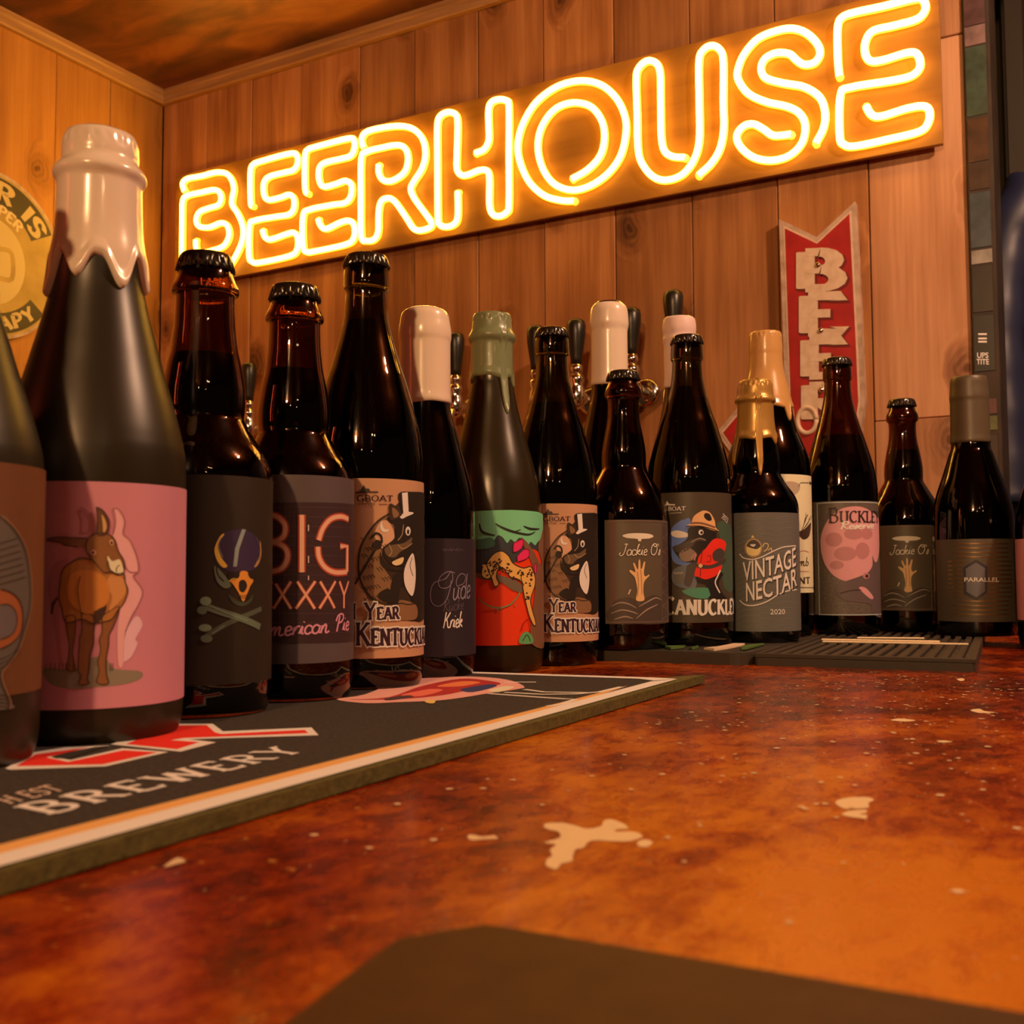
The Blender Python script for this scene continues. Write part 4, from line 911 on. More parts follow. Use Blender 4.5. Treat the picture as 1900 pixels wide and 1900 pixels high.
# ---------------- 9, 15: raised-hand labels
b9 = Bottle('bulb_neck_bottle', (-.3779, .8827), .010, .0377, .2478, 'brown bottle with a raised-hand label standing on the plain rubber mat')
b15 = Bottle('bulb_neck_bottle', (-.2025, 1.2823), .010, .0400, .2645, 'brown bottle with a raised-hand label standing on the ridged mat near the wall')
jac = b9.prof(JAC_ROWS)
def hand_label(b, R, turn, zs):
    f = Crop(1400, 880, 3.8); base = ink(80, 58, 36, .45)
    z0, z1 = b15.z_at(1131), b15.z_at(977); k = R / .0400
    lab = paper(b, R, z0 * zs, z1 * zs, -44, 112, base, turn=turn)
    pr = printer(b15, .0400, f)
    gd = ink(216, 186, 120); hn = ink(206, 136, 76); sh = ink(116, 86, 60); sh2 = ink(140, 108, 78); dk = ink(44, 28, 16); ed = ink(100, 66, 46)
    pr.poly([(898, 375), (930, 375), (940, 945), (912, 948)], ink(88, 52, 36), 1, False)
    pr.poly([(970, 452), (1020, 438), (1130, 438), (1172, 452), (1140, 466), (1090, 470), (1085, 482), (1066, 482), (1060, 470), (1000, 466)], gd, 2)
    pr.word(script_word("Jackie O's", .15), (952, 568), (1225, 562), (952, 500), dk, 3); pr.word(script_word("Jackie O's", .08), (952, 568), (1225, 562), (952, 500), gd, 4)
    pr.poly([(1058, 825), (1064, 770), (1055, 720), (1045, 690), (1015, 660), (1020, 650), (1046, 662), (1050, 655), (1036, 615), (1044, 610), (1062, 645), (1068, 640), (1070, 595), (1080, 593), (1084, 640), (1092, 640), (1104, 605), (1114, 605), (1106, 655), (1108, 680), (1122, 686), (1140, 675), (1142, 685), (1118, 705), (1105, 730), (1104, 780), (1110, 825)], hn, 3)
    for pts in ([(1064, 660), (1070, 720), (1066, 800)], [(1085, 650), (1090, 700), (1094, 790)]): pr.stroke(pts, 4, ink(150, 88, 46), 4)
    pr.poly([(912, 945), (918, 850), (960, 815), (1020, 810), (1060, 830), (1075, 850), (1120, 815), (1180, 795), (1250, 810), (1330, 800), (1330, 948)], ink(64, 44, 30), 2)
    for pts in ([(915, 860), (960, 838), (1010, 845), (1060, 870)], [(915, 900), (970, 880), (1030, 890), (1070, 905)], [(1075, 862), (1120, 840), (1190, 812), (1240, 825)], [(1060, 930), (1130, 880), (1210, 850)], [(930, 935), (990, 918), (1040, 930)]): pr.stroke(pts, 7, sh2, 3, taper=True)
    pr.stroke([(1010, 790), (1022, 762)], 7, ink(190, 150, 110), 3, False)
    pr.poly([(1242, 372), (1420, 372), (1420, 948), (1246, 948)], ink(62, 42, 30), 1, False); pr.stroke([(1244, 372), (1248, 948)], 5, ed, 3, False); pr.stroke([(1320, 372), (1326, 948)], 5, ed, 3, False)
    for k2 in range(7): pr.stroke([(1248, 380 + k2 * 80), (1320, 420 + k2 * 80), (1248, 460 + k2 * 80)], 5, ed, 3, False)
    pr.stroke([(892, 372), (1330, 372)], 5, ed, 3, False); pr.stroke([(912, 948), (1330, 948)], 5, ed, 3, False)
    pr.items = [([(v[0] * k, v[1] * zs) for v in V], Fc, mi, ly) for V, Fc, mi, ly in pr.items]
    lay(b, R, pr, lab, turn)
glass_body(b9, add_base(jac, .0377), amber, fill_z=.19); crown_cap(b9, b9.h, .0153, .0088, CAPK)
hand_label(b9, .0377, math.radians(17), b9.h / b15.h * 1.01)
glass_body(b15, add_base(scaled(jac, b9.h, .0377, b15.h, .0400), .0400), amber, fill_z=.205); crown_cap(b15, b15.h, .0160, .0092, CAPK)
hand_label(b15, .0400, 0, 1.0)

# ---------------- 11: boar in a red tunic
b11 = Bottle('longneck_bottle', (-.3436, .9567), .010, .0388, .2909, 'dark bottle with a black label of a boar in a red tunic and ranger hat')
glass_body(b11, add_base(scaled(ken, KEN_H, KEN_R, b11.h, .0388), .0388), dark_glass, fill_z=.23); crown_cap(b11, b11.h, .0156, .0088, CAPK)
lab = paper(b11, .0388, b11.z_at(1152), b11.z_at(919), -92, 95, ink(62, 44, 26, .45))
pr = printer(b11, .0388, Crop(1080, 880, 4.75))
bl = ink(26, 16, 10); br = ink(60, 42, 30); red = ink(215, 32, 14); tan = ink(205, 130, 72); blu = ink(84, 92, 120); wh = ink(232, 205, 165); grn = ink(66, 104, 66); gry = ink(88, 78, 70)
pr.poly([(790, 480), (850, 420), (900, 400), (960, 420), (960, 800), (880, 800), (800, 760), (770, 600)], blu, 1); pr.poly([(785, 510), (840, 495), (930, 520), (935, 550), (850, 560), (790, 540)], wh, 2)
pr.poly([(800, 850), (900, 800), (1000, 820), (1000, 1000), (880, 1000), (800, 950)], gry, 2); pr.poly([(1190, 430), (1290, 430), (1330, 560), (1340, 800), (1330, 1000), (1250, 1000), (1220, 600)], ink(58, 64, 40), 1)
pr.poly([(880, 1030), (1000, 1000), (1120, 1005), (1150, 1050), (1100, 1095), (980, 1085)], grn, 3)
pr.poly([(935, 480), (1000, 460), (1120, 480), (1180, 520), (1170, 600), (1100, 640), (1060, 700), (1000, 770), (900, 770), (850, 730), (800, 650), (870, 610), (930, 560)], bl, 4)
pr.poly([(800, 640), (880, 610), (990, 570), (1080, 570), (1090, 590), (1010, 590), (960, 650), (880, 690), (820, 680)], br, 5); pr.poly([(860, 690), (940, 650), (1010, 700), (990, 745), (920, 770), (870, 750)], ink(120, 84, 58), 5)
pr.stroke([(960, 600), (1030, 565), (1085, 580)], 9, ink(130, 94, 64), 6); pr.stroke([(960, 740), (1000, 700), (990, 760)], 9, ink(170, 96, 70), 6)
pr.dot(1047, 512, 22, 24, wh, 6); pr.dot(1052, 514, 11, 14, bl, 7)
pr.poly([(920, 455), (960, 430), (985, 370), (1050, 325), (1090, 322), (1130, 345), (1165, 410), (1175, 470), (1200, 500), (1150, 495), (1050, 462), (960, 462)], tan, 7); pr.stroke([(955, 432), (1050, 432), (1170, 470)], 16, ink(110, 62, 36), 8); pr.poly([(1080, 345), (1120, 350), (1140, 400), (1110, 410), (1075, 380)], bl, 8); pr.stroke([(915, 458), (1050, 458), (1190, 500)], 7, bl, 9)
pr.poly([(1160, 570), (1240, 580), (1265, 620), (1250, 680), (1230, 760), (1225, 830), (1180, 890), (1100, 925), (1060, 920), (1030, 905), (990, 890), (1010, 800), (1030, 720), (1090, 650)], red, 6)
pr.poly([(1020, 790), (1130, 800), (1250, 740), (1255, 775), (1140, 830), (1020, 825)], br, 7); pr.dot(1042, 806, 18, 18, tan, 8); pr.poly([(1150, 690), (1210, 650), (1250, 690), (1220, 760), (1160, 760)], br, 7)
for pts in ([(1060, 660), (1045, 780)], [(1045, 830), (1040, 900)], [(1100, 720), (1130, 715), (1130, 770), (1095, 770)]): pr.stroke(pts, 6, ink(110, 14, 8), 8, False)
pr.poly([(1000, 900), (1060, 925), (1120, 925), (1200, 870), (1240, 880), (1200, 960), (1240, 1060), (1270, 1090), (1120, 1090), (1130, 1060), (1090, 970), (1020, 950)], bl, 5); pr.stroke([(1215, 845), (1190, 900), (1170, 960), (1210, 1045)], 12, wh, 7)
pr.poly([(930, 800), (1000, 790), (990, 880), (950, 990), (900, 960), (915, 880)], br, 4); pr.dot(850, 920, 46, 44, ink(92, 74, 54), 4)
for k in range(5): pr.dot(818 + k * 16, 868 + (k % 2) * 6, 8, 10, ink(140, 108, 76), 5)
pr.word(serif_word('BOAT', .18, .5), (762, 322), (912, 318), (762, 288), wh, 4); pr.word(serif_word('TUG', .18, .5), (640, 324), (748, 322), (640, 290), wh, 4); pr.poly([(735, 275), (750, 235), (770, 262), (822, 264), (820, 276)], wh, 4, False); pr.stroke([(770, 345), (880, 338)], 7, ink(150, 120, 90), 4, False)
pr.word(serif_word('2023', .14, .3, serif=False), (1225, 385), (1275, 430), (1238, 345), wh, 4)
pr.word(serif_word('CANUCKLEY', .24, .55, 0, .86), (735, 1232), (1372, 1225), (735, 1085), wh, 5)
lay(b11, .0388, pr, lab)

# ---------------- 12: vintage nectar
b12 = Bottle('bulb_neck_bottle', (-.2989, 1.0262), .010, .0392, .2553, 'dark bottle with dripping gold wax and a grey-brown vintage label in bold cream letters')
ring12 = scaled(ring, RING_H, RING_R, b12.h, .0392)
glass_body(b12, add_base(ring12, .0392), black_glass, fill_z=.2)
gold = wax_mat('gold_wax', (.52, .30, .075), .34); gold.node_tree.nodes['Principled BSDF'].inputs['Metallic'].default_value = .35
wax_seal(b12, [(b12.h, .0001), (b12.h - .0006, .011), (b12.h - .002, .0148), (b12.h - .008, .0163)] + ring12[3:16], b12.z_at(817), [(-62, 8, .026), (9, 8, .036), (60, 14, .006), (130, 10, .02), (-130, 12, .018)], gold, thick=.0008, cap_flutes=.0007)
lab = paper(b12, .0392, b12.z_at(1168), b12.z_at(955), -95, 90, ink(88, 72, 54, .5))
pr = printer(b12, .0392, Crop(1080, 880, 4.75))
cr_ = ink(240, 212, 168); gd = ink(205, 150, 80); gd2 = ink(150, 104, 58); dk = ink(50, 34, 24); ln2 = ink(100, 84, 64)
for k in range(20): pr.stroke([(1370, 420 + k * 50), (1440, 390 + k * 50), (1520, 400 + k * 50), (1600, 372 + k * 50), (1700, 395 + k * 50), (1800, 370 + k * 50), (1880, 385 + k * 50)], 5, ln2, 1)
pr.dot(1510, 650, 78, 86, gd2, 2); pr.dot(1512, 648, 62, 70, dk, 3); pr.poly([(1450, 640), (1490, 650), (1540, 660), (1575, 640), (1560, 700), (1510, 720), (1460, 700)], gd, 4); pr.poly([(1480, 620), (1530, 618), (1510, 640)], cr_, 4); pr.poly([(1490, 560), (1503, 535), (1520, 560)], gd, 3, False)
for pts in ([(1390, 700), (1420, 735), (1500, 750), (1580, 730), (1640, 700), (1700, 670), (1780, 640), (1880, 630)], [(1390, 1110), (1440, 1150), (1520, 1155), (1620, 1125), (1720, 1065), (1800, 1030), (1890, 1015)]): pr.stroke(pts, 9, cr_, 3)
for pts in ([(1590, 640), (1610, 610), (1640, 620), (1630, 660), (1600, 680)], [(1640, 670), (1665, 650), (1670, 680)]): pr.stroke(pts, 7, gd, 3)
def arch(pr, txt, a, mid, c, h0, mt, ly):
    parts, W = font_word(txt, .012); A, M, Cc = [Vector(pr.map(*q)) for q in (a, mid, c)]
    hm = (Vector(pr.map(a[0], a[1] - h0)) - A).length
    for V, Fc in parts:
        out = []
        for x, y in V:
            t = x / W; p = A * (1 - t) ** 2 + (M * 2 - (A + Cc) / 2) * (2 * t * (1 - t)) + Cc * t * t
            out.append((p.x, p.y + y * hm))
        pr.raw(out, Fc, mt, ly)
for dx, dy, mt, ly in ((9, 9, dk, 4), (0, 0, cr_, 5)):
    arch(pr, 'VINTAGE', (1420 + dx, 940 + dy), (1670 + dx, 885 + dy), (1880 + dx, 800 + dy), 165, mt, ly)
    arch(pr, 'NECTAR', (1448 + dx, 1118 + dy), (1680 + dx, 1070 + dy), (1888 + dx, 978 + dy), 165, mt, ly)
pr.word(font_word('2020', .004), (1658, 1234), (1785, 1232), (1658, 1190), cr_, 4)
lay(b12, .0392, pr, lab)

# ---------------- 13: orange wax, cream label
b13 = Bottle('champagne_bottle', (-.3155, 1.1254), .010, .0430, .3254, 'dark bottle with glossy orange wax and a cream label, behind the gold-waxed bottle')
r13 = b13.prof([(618, 24), (628, 28), (640, 28.5), (652, 29.5), (660, 29), (672, 29.5), (690, 31), (708, 35), (740, 43), (767, 48), (796, 54), (820, 63), (845, 72), (868, 76), (900, 77)])
glass_body(b13, add_base(r13, r13[-1][1]), black_glass, fill_z=.24)
wax_seal(b13, [(b13.h, .0001), (b13.h - .0006, .011), (b13.h - .002, .0152), (b13.h - .007, .0163)] + r13[3:12], b13.z_at(760), [(52, 8, .014), (-30, 16, .005), (110, 10, .012), (-100, 12, .01), (170, 12, .012)], wax_mat('orange_wax', (.62, .36, .13), .25), thick=.0010, cap_flutes=.0005)
R13 = r13[-1][1]
lab = paper(b13, R13, b13.z_at(1099), b13.z_at(887), -92, 88, ink(226, 172, 108, .5))
pr = printer(b13, R13, Crop(1400, 880, 3.8)); dk = ink(56, 32, 18); gy = ink(160, 120, 82)
pr.stroke([(310, 90), (320, 65), (345, 60), (408, 66)], 5, dk, 2); pr.stroke([(408, 66), (418, 200), (432, 600), (434, 800), (320, 798)], 5, dk, 2, False); pr.poly([(385, 48), (412, 64), (388, 78)], dk, 2, False); pr.poly([(412, 784), (438, 798), (412, 814)], dk, 2, False)
pr.poly([(210, 60), (300, 60), (320, 100), (280, 150), (200, 180)], gy, 1)
for k in range(6): pr.stroke([(330, 400), (350 + k * 9, 340 - (k % 3) * 22), (362 + k * 7, 270 + k * 12)], 6, dk, 2, taper=True)
pr.poly([(300, 410), (345, 390), (395, 340), (385, 430), (350, 460), (320, 440)], dk, 2)
pr.word(script_word('mb', .10), (308, 645), (378, 645), (308, 580), dk, 2); pr.stroke([(318 + k * 6, 690 - (k % 2) * 10) for k in range(12)], 4, ink(150, 60, 40), 2, False); pr.word(serif_word('NT', .2, .5), (312, 772), (388, 770), (312, 728), dk, 2)
pr.stroke([(320, 545), (350, 540), (380, 550)], 4, ink(150, 60, 40), 2)
lay(b13, R13, pr, lab)

# ---------------- 14: pink moon
b14 = Bottle('longneck_bottle', (-.2563, 1.1985), .010, .0394, .3029, 'brown bottle with a grey label of a large pink moon and a howling animal')
glass_body(b14, add_base(scaled(ken, KEN_H, KEN_R, b14.h, .0394), .0394), amber, fill_z=.215); crown_cap(b14, b14.h, .0163, .0092, CAPK)
lab = paper(b14, .0394, b14.z_at(1139), b14.z_at(934), -58, 88, mottled('speckled_grey_paper', [(.35, (.10, .085, .075)), (.65, (.17, .145, .13))], 900, 2, .45))
pr = printer(b14, .0394, Crop(1400, 880, 3.8)); mo = ink(186, 110, 92); mo2 = ink(160, 90, 74); dk = ink(44, 24, 16); an = ink(84, 58, 46); wh = ink(225, 180, 150)
pr.poly([(680, 228), (760, 232), (830, 270), (880, 340), (890, 480), (860, 620), (800, 700), (720, 745), (640, 752), (560, 715), (500, 640), (470, 540), (470, 430), (520, 320), (600, 250)], mo, 1)
for x, y, a, c in ((560, 460, 60, 50), (700, 420, 70, 40), (640, 560, 80, 50), (760, 540, 50, 60), (580, 640, 50, 30), (790, 420, 40, 40)): pr.dot(x, y, a, c, mo2, 2)
pr.poly([(570, 790), (640, 755), (740, 720), (800, 690), (830, 640), (830, 575), (850, 620), (900, 600), (950, 650), (950, 985), (830, 985), (820, 920), (720, 900), (640, 890), (590, 850)], an, 3)
pr.poly([(735, 800), (780, 800), (835, 865), (820, 880), (780, 850)], mo, 4); pr.dot(786, 716, 24, 22, mo2, 4); pr.dot(790, 718, 12, 12, dk, 5); pr.stroke([(600, 840), (680, 820), (750, 815)], 7, dk, 4)
pr.word(serif_word('BUCKLEY', .15, .6, 0, .76), (524, 342), (868, 342), (524, 240), dk, 4)
pr.word(script_word('Reserve', .13), (595, 390), (836, 382), (595, 335), wh, 5)
pr.stroke([(440, 206), (870, 206)], 7, ink(150, 130, 105), 3, False); pr.stroke([(455, 988), (890, 984)], 7, ink(150, 130, 105), 3, False); pr.stroke([(443, 206), (460, 988)], 8, ink(150, 130, 105), 3, False)
lay(b14, .0394, pr, lab)

# ---------------- 16: hexagon label, 17: pink label
b16 = Bottle('champagne_bottle', (-.1245, 1.2208), .010, .0408, .2740, 'dark bottle with a grey-brown foil neck and a ribbed bronze hexagon label')
r16 = b16.prof([(700, 24), (706, 31), (720, 32), (732, 33), (739, 33.5), (746, 32.5), (824, 34), (840, 38), (860, 44), (881, 50.5), (905, 58.5), (928, 65), (953, 69.5), (1002, 71.5)])
glass_body(b16, add_base(r16, r16[-1][1]), black_glass, fill_z=.2)
wax_seal(b16, [(b16.h, .0001), (b16.h - .0006, .0145)] + r16[1:8], b16.z_at(824), [], principled('foil_capsule', (.10, .078, .05), .42), name='foil_capsule', thick=.0007, wobble=.0)
R16 = r16[-1][1]
brz = principled('bronze_foil', (.36, .23, .11), .3, metal=.85)
lab = paper(b16, R16, b16.z_at(1151), b16.z_at(1002), -62, 88, ink(72, 52, 32, .4))
pr = printer(b16, R16, Crop(1400, 880, 3.8))
for k in range(17):
    y = 490 + k * 31; hexr = 140 - abs(y - 742) * .28
    if 600 < y < 880: pr.stroke([(1365, y), (1468 - 0, y)], 9, brz, 2, False); pr.stroke([(1655, y), (1815, y)], 9, brz, 2, False)
    else: pr.stroke([(1400 + (k % 2) * 20, y), (1790, y)], 9, brz, 2, False)
hexa = [(1562, 600), (1640, 650), (1640, 835), (1565, 890), (1480, 840), (1474, 655)]
pr.poly(hexa, ink(34, 26, 26), 3, False); pr.poly([(1562, 622), (1624, 662), (1624, 825), (1565, 868), (1496, 828), (1490, 665)], ink(84, 70, 58), 4, False)
pr.word(font_word('PARALLEL', .01), (1480, 757), (1722, 757), (1480, 728), ink(222, 186, 120), 5)
lay(b16, R16, pr, lab)
b17 = Bottle('champagne_bottle', (-.042, 1.187), 0, .0402, .2780, 'dark bottle with a salmon pink label, cut off by the edge of the picture', None)
b17.root['group'] = 'beer bottles lined up along the bar'
glass_body(b17, add_base(scaled(ch, CH_H, CH_R, b17.h, .0402), .0402), black_glass, fill_z=.2); crown_cap(b17, b17.h, .0158, .0090, CAPK)
lab = paper(b17, .0402, b17.z_at(1150), b17.z_at(1000), -88, 88, ink(206, 112, 92, .5))

# ------------------------------------------------------------------ rubber mats
MZ = .010
rubber = principled('black_rubber', (.045, .036, .026), .55)
def round_rect(x0, x1, y0, y1, r, n=6):
    out = []
    for cx, cy, a0 in ((x1 - r, y1 - r, 0), (x0 + r, y1 - r, 90), (x0 + r, y0 + r, 180), (x1 - r, y0 + r, 270)):
        for i in range(n + 1):
            a = math.radians(a0 + 90 * i / n); out.append((cx + r * math.cos(a), cy + r * math.sin(a)))
    return out
mat1 = thing('rubber_mat', (-.36, .96, 0), 'plain black rubber bar mat with rounded corners, scraps lying along its front', 'bar mat', rotz=math.radians(1.2))
p = round_rect(-.112, .100, -.108, .16, .016)
slab('mat_body', p, 0, MZ - .0012, rubber, mat1)
slab('rim', round_rect(-.110, .098, -.106, .158, .015), MZ - .0012, MZ - .0002, rubber, mat1)
mat2 = thing('ridged_mat', (-.172, .870, 0), 'black ridged rubber drip mat with wooden stirrers on it', 'bar mat', rotz=math.radians(4.5))
slab('mat_body', round_rect(-.084, .082, -.002, .50, .003), 0, MZ - .0035, rubber, mat2)
for nme, q in (('rim', (-.084, .082, -.002, .004)), ('rim', (-.084, -.080, .004, .50)), ('rim', (.074, .082, .004, .50)), ('rim', (-.080, .074, .494, .50))):
    bm_obj(nme, box_bm(q[0], q[1], q[2], q[3], MZ - .0036, MZ, .0006, 1), rubber, mat2)
rm = None
for k in range(15):
    x = -.0735 + k * .0102
    if rm is None:
        o = bm_obj('ridge', box_bm(-.0028, .0028, .004, .494, MZ - .0036, MZ - .0001, .0008, 1), rubber, mat2, loc=(x, 0, 0)); rm = o.data
    else:
        o = bpy.data.objects.new('ridge', rm); o.location = (x, 0, 0); finish(o, mat2)
# stirrers and scraps
stick = principled('pale_birch', (.88, .74, .52), .6)
def stirrer(p0, p1, z, w_, label):
    a = on_z(*p0, MZ + z); c = on_z(*p1, MZ + z); d = (c - a); L_ = d.length; rz = math.atan2(d.y, d.x)
    bm = box_bm(0, L_, -w_ / 2, w_ / 2, 0, .0016, .0005, 1)
    o = bm_obj('wooden_stirrer', bm, stick, None, loc=(a.x, a.y, MZ + z), label=label, cat='stirrer', group='stirrers on the ridged mat'); o.rotation_euler = (0, 0, rz)
stirrer((1526, 1192), (1797, 1197), 0, .005, 'longest wooden stirrer, lowest of the pile on the ridged mat')
stirrer((1524, 1188), (1744, 1192), .0017, .004, 'second wooden stirrer, in the middle of the pile on the ridged mat')
stirrer((1590, 1185), (1715, 1186), .0034, .004, 'short wooden stirrer topping the pile on the ridged mat')
def scrap(name, pts, z, mat, label, cat):
    P = [on_z(x, y, MZ) for x, y in pts]; n = len(P); V = []; rz = random.Random(n)
    for p_ in P: V.append((p_.x, p_.y, z + rz.uniform(0, .0006)))
    for p_ in P: V.append((p_.x, p_.y, z + .0012 + rz.uniform(0, .0014)))
    Fc = [tuple(reversed(range(n))), tuple(range(n, 2 * n))] + [(i, (i + 1) % n, n + (i + 1) % n, n + i) for i in range(n)]
    bm = bmesh.new(); vs = [bm.verts.new(v) for v in V]
    for f in Fc: bm.faces.new([vs[i] for i in f])
    bmesh.ops.triangulate(bm, faces=bm.faces[:]); bm_obj(name, bm, mat, None, label=label, cat=cat)
scrap('paper_scrap', [(1306, 1206), (1330, 1202), (1362, 1197), (1382, 1196), (1380, 1199), (1350, 1205), (1325, 1208)], MZ, principled('crumpled_paper', (.85, .68, .48), .7), 'crumpled pale paper scrap at the corner of the plain mat', 'paper scrap')
green = principled('green_leaf', (.10, .20, .05), .5)
scrap('leaf_scrap', [(1234, 1203), (1250, 1200), (1272, 1201), (1268, 1204), (1245, 1206)], MZ, green, 'green leafy scrap in front of the red-tunic boar bottle', 'leaf scrap')
scrap('leaf_scrap', [(1278, 1204), (1295, 1201), (1296, 1203), (1284, 1206)], MZ, green, 'smaller green scrap between the leaf and the paper', 'leaf scrap')
scrap('leaf_scrap', [(1378, 1203), (1416, 1196), (1418, 1198), (1385, 1207), (1376, 1207)], MZ + .0002, green, 'thin green strip across the gap between the two mats', 'leaf scrap')

# ------------------------------------------------------------------ menu in the foreground
leather = mottled('brown_leatherette', [(.3, (.055, .019, .003)), (.7, (.075, .027, .005))], 120, 3, .6)
leather.node_tree.nodes['Principled BSDF'].inputs['Specular IOR Level'].default_value = .3
menu = thing('menu_cover', (0, 0, 0), 'blurred dark brown menu cover with a clipped corner, nearest the camera', 'menu')
mp_ = [(-.080, -.06), (-.1215, .160), (-.1240, .1755), (-.1135, .1905), (-.108, .1912), (-.014, .1945), (.16, .199), (.17, -.05)]
slab('cover', mp_, .0005, .0032, leather, menu)
slab('pages', [(-.077, -.055), (-.1185, .160), (-.110, .187), (.155, .195), (.165, -.045)], .0001, .0006, principled('menu_pages', (.6, .5, .35), .8), menu)

# ------------------------------------------------------------------ neon sign
sign = thing('neon_sign', (-.84, WY, .785), 'glowing yellow neon word sign on a long wooden board', 'neon sign')
SO = Vector(sign.location)
SY = 1.531
tl = on_y(900, 178, SY); 
x_l, x_r = -1.640, on_y(1750, 268, SY).x
zb = on_y(1200, 370, SY).z; zt = on_y(1240, 91, SY).z
board_mat = mottled('sign_board_wood', [(.3, (.26, .112, .016)), (.7, (.38, .175, .026))], 5, 6, .5, stretch=(1, 1, 9), bump=.1)
bm_obj('backing_board', box_bm(x_l, x_r, SY, SY + .008, zb, zt, .001, 1), board_mat, sign, loc=-SO)
for xx in (x_l + .05, -.95, x_r - .05):
    for zz in (zb + .02, zt - .02):
        V, Fc = lathe([(.011, .005), (0, .005)], 16); o = mesh_obj('standoff', V, Fc, principled('steel', (.6, .6, .6), .3, metal=1), sign, True, loc=Vector((xx, SY + .008 + .0105, zz)) - SO); o.rotation_euler = (PI / 2, 0, 0)
neon_w = principled('neon_glow', (.9, .9, .9), .5, emit=(1.0, .50, .056), estr=17.5)
neon_y = principled('neon_jacket', (.9, .8, .3), .5, emit=(1.0, .46, .016), estr=4.0)
A = Crop(300, 0, 2.7143); Bc = Crop(900, 0, 2.1111)
LET = [
 (A, [(114, 962), (105, 925), (130, 900), (200, 886), (270, 868), (320, 872), (350, 902), (363, 950), (355, 1000), (356, 1035), (385, 1080), (408, 1140), (408, 1200), (385, 1265), (345, 1332), (300, 1368), (200, 1396), (130, 1410), (104, 1392), (101, 1330), (103, 1100), (106, 1012), (130, 985), (200, 968), (270, 956), (298, 985), (288, 1030), (230, 1050), (188, 1070), (174, 1108), (188, 1140), (240, 1144), (300, 1122), (333, 1142), (338, 1190), (310, 1240), (250, 1262), (192, 1274), (174, 1250), (171, 1210)]),
 (A, [(457, 1038), (448, 1020), (447, 870), (460, 830), (500, 812), (650, 772), (680, 785), (685, 820), (665, 855), (620, 868), (545, 888), (515, 920), (515, 980), (537, 1006), (600, 994), (640, 980), (665, 1000), (665, 1050), (640, 1080), (580, 1090), (470, 1110), (442, 1138), (440, 1288), (455, 1318), (490, 1322), (640, 1290), (680, 1260), (685, 1200), (665, 1172), (630, 1178), (550, 1205), (520, 1195), (508, 1160)]),
 (A, [(735, 975), (722, 950), (722, 790), (735, 755), (780, 738), (940, 697), (968, 708), (970, 748), (950, 785), (900, 800), (820, 820), (793, 850), (793, 908), (815, 940), (880, 925), (925, 910), (955, 932), (953, 985), (925, 1020), (860, 1031), (745, 1055), (712, 1088), (712, 1240), (730, 1268), (770, 1265), (930, 1230), (968, 1195), (970, 1140), (945, 1112), (900, 1120), (830, 1152), (802, 1140), (788, 1105)]),
 (A, [(1016, 742), (1007, 700), (1030, 665), (1100, 645), (1200, 634), (1270, 652), (1315, 705), (1328, 780), (1310, 850), (1272, 910), (1254, 950), (1272, 1000), (1330, 1080), (1358, 1122), (1350, 1146), (1300, 1160), (1265, 1148), (1230, 1095), (1170, 1012), (1132, 998), (1102, 1020), (1092, 1080), (1090, 1165), (1070, 1205), (1030, 1212), (1005, 1190), (1003, 1000), (1005, 800), (1030, 765), (1100, 745), (1190, 730), (1230, 755), (1240, 810), (1220, 870), (1160, 910), (1112, 905), (1093, 870), (1092, 830)]),
 (A, [(1490, 965), (1490, 1090), (1470, 1130), (1430, 1142), (1397, 1128), (1390, 1080), (1388, 800), (1388, 630), (1405, 582), (1445, 564), (1480, 577), (1490, 620), (1487, 760), (1486, 850), (1507, 880), (1540, 880), (1600, 857), (1638, 860), (1650, 900), (1650, 1030), (1665, 1078), (1700, 1088), (1735, 1070), (1748, 1030), (1748, 800), (1748, 540), (1735, 507), (1700, 500), (1660, 515), (1645, 560), (1648, 680), (1643, 720), (1620, 755), (1580, 770)]),
 (Bc, [(347, 786), (300, 785), (230, 765), (170, 710), (135, 630), (128, 560), (150, 480), (200, 400), (280, 340), (370, 316), (450, 330), (510, 380), (545, 450), (551, 520), (530, 610), (480, 680), (410, 728), (340, 744), (270, 720), (225, 660), (206, 580), (220, 500), (270, 430), (340, 402), (410, 415), (455, 470), (467, 540), (450, 610), (400, 665), (340, 700)]),
 (Bc, [(782, 616), (722, 608), (692, 560), (687, 400), (685, 290), (670, 247), (635, 238), (602, 265), (591, 310), (595, 450), (599, 590), (620, 650), (660, 693), (710, 705), (770, 685), (815, 630), (838, 550), (838, 400), (837, 240), (855, 195), (890, 178), (920, 195), (932, 240), (932, 400), (934, 500), (920, 580), (885, 640), (835, 686)]),
 (Bc, [(1197, 525), (1130, 530), (1090, 505), (1050, 485), (1010, 495), (985, 532), (1000, 575), (1050, 615), (1120, 628), (1190, 610), (1240, 560), (1253, 490), (1230, 442), (1180, 416), (1100, 398), (1030, 365), (991, 312), (990, 270), (1015, 210), (1070, 150), (1150, 118), (1210, 112), (1260, 130), (1300, 170), (1311, 210), (1290, 244), (1250, 252), (1220, 235), (1190, 210), (1140, 207), (1095, 230), (1080, 270), (1100, 305), (1170, 325), (1250, 340), (1310, 380), (1331, 440), (1325, 500), (1295, 560)]),
 (Bc, [(1387, 297), (1381, 230), (1380, 110), (1395, 70), (1440, 50), (1560, 24), (1680, -6), (1715, -2), (1724, 35), (1692, 74), (1600, 100), (1520, 120), (1490, 160), (1488, 208), (1510, 238), (1560, 234), (1660, 205), (1695, 215), (1703, 260), (1672, 295), (1600, 314), (1430, 342), (1391, 372), (1388, 530), (1405, 565), (1450, 572), (1580, 545), (1700, 515), (1735, 480), (1740, 435), (1717, 415), (1650, 425), (1550, 455), (1512, 447), (1492, 415)]),
]
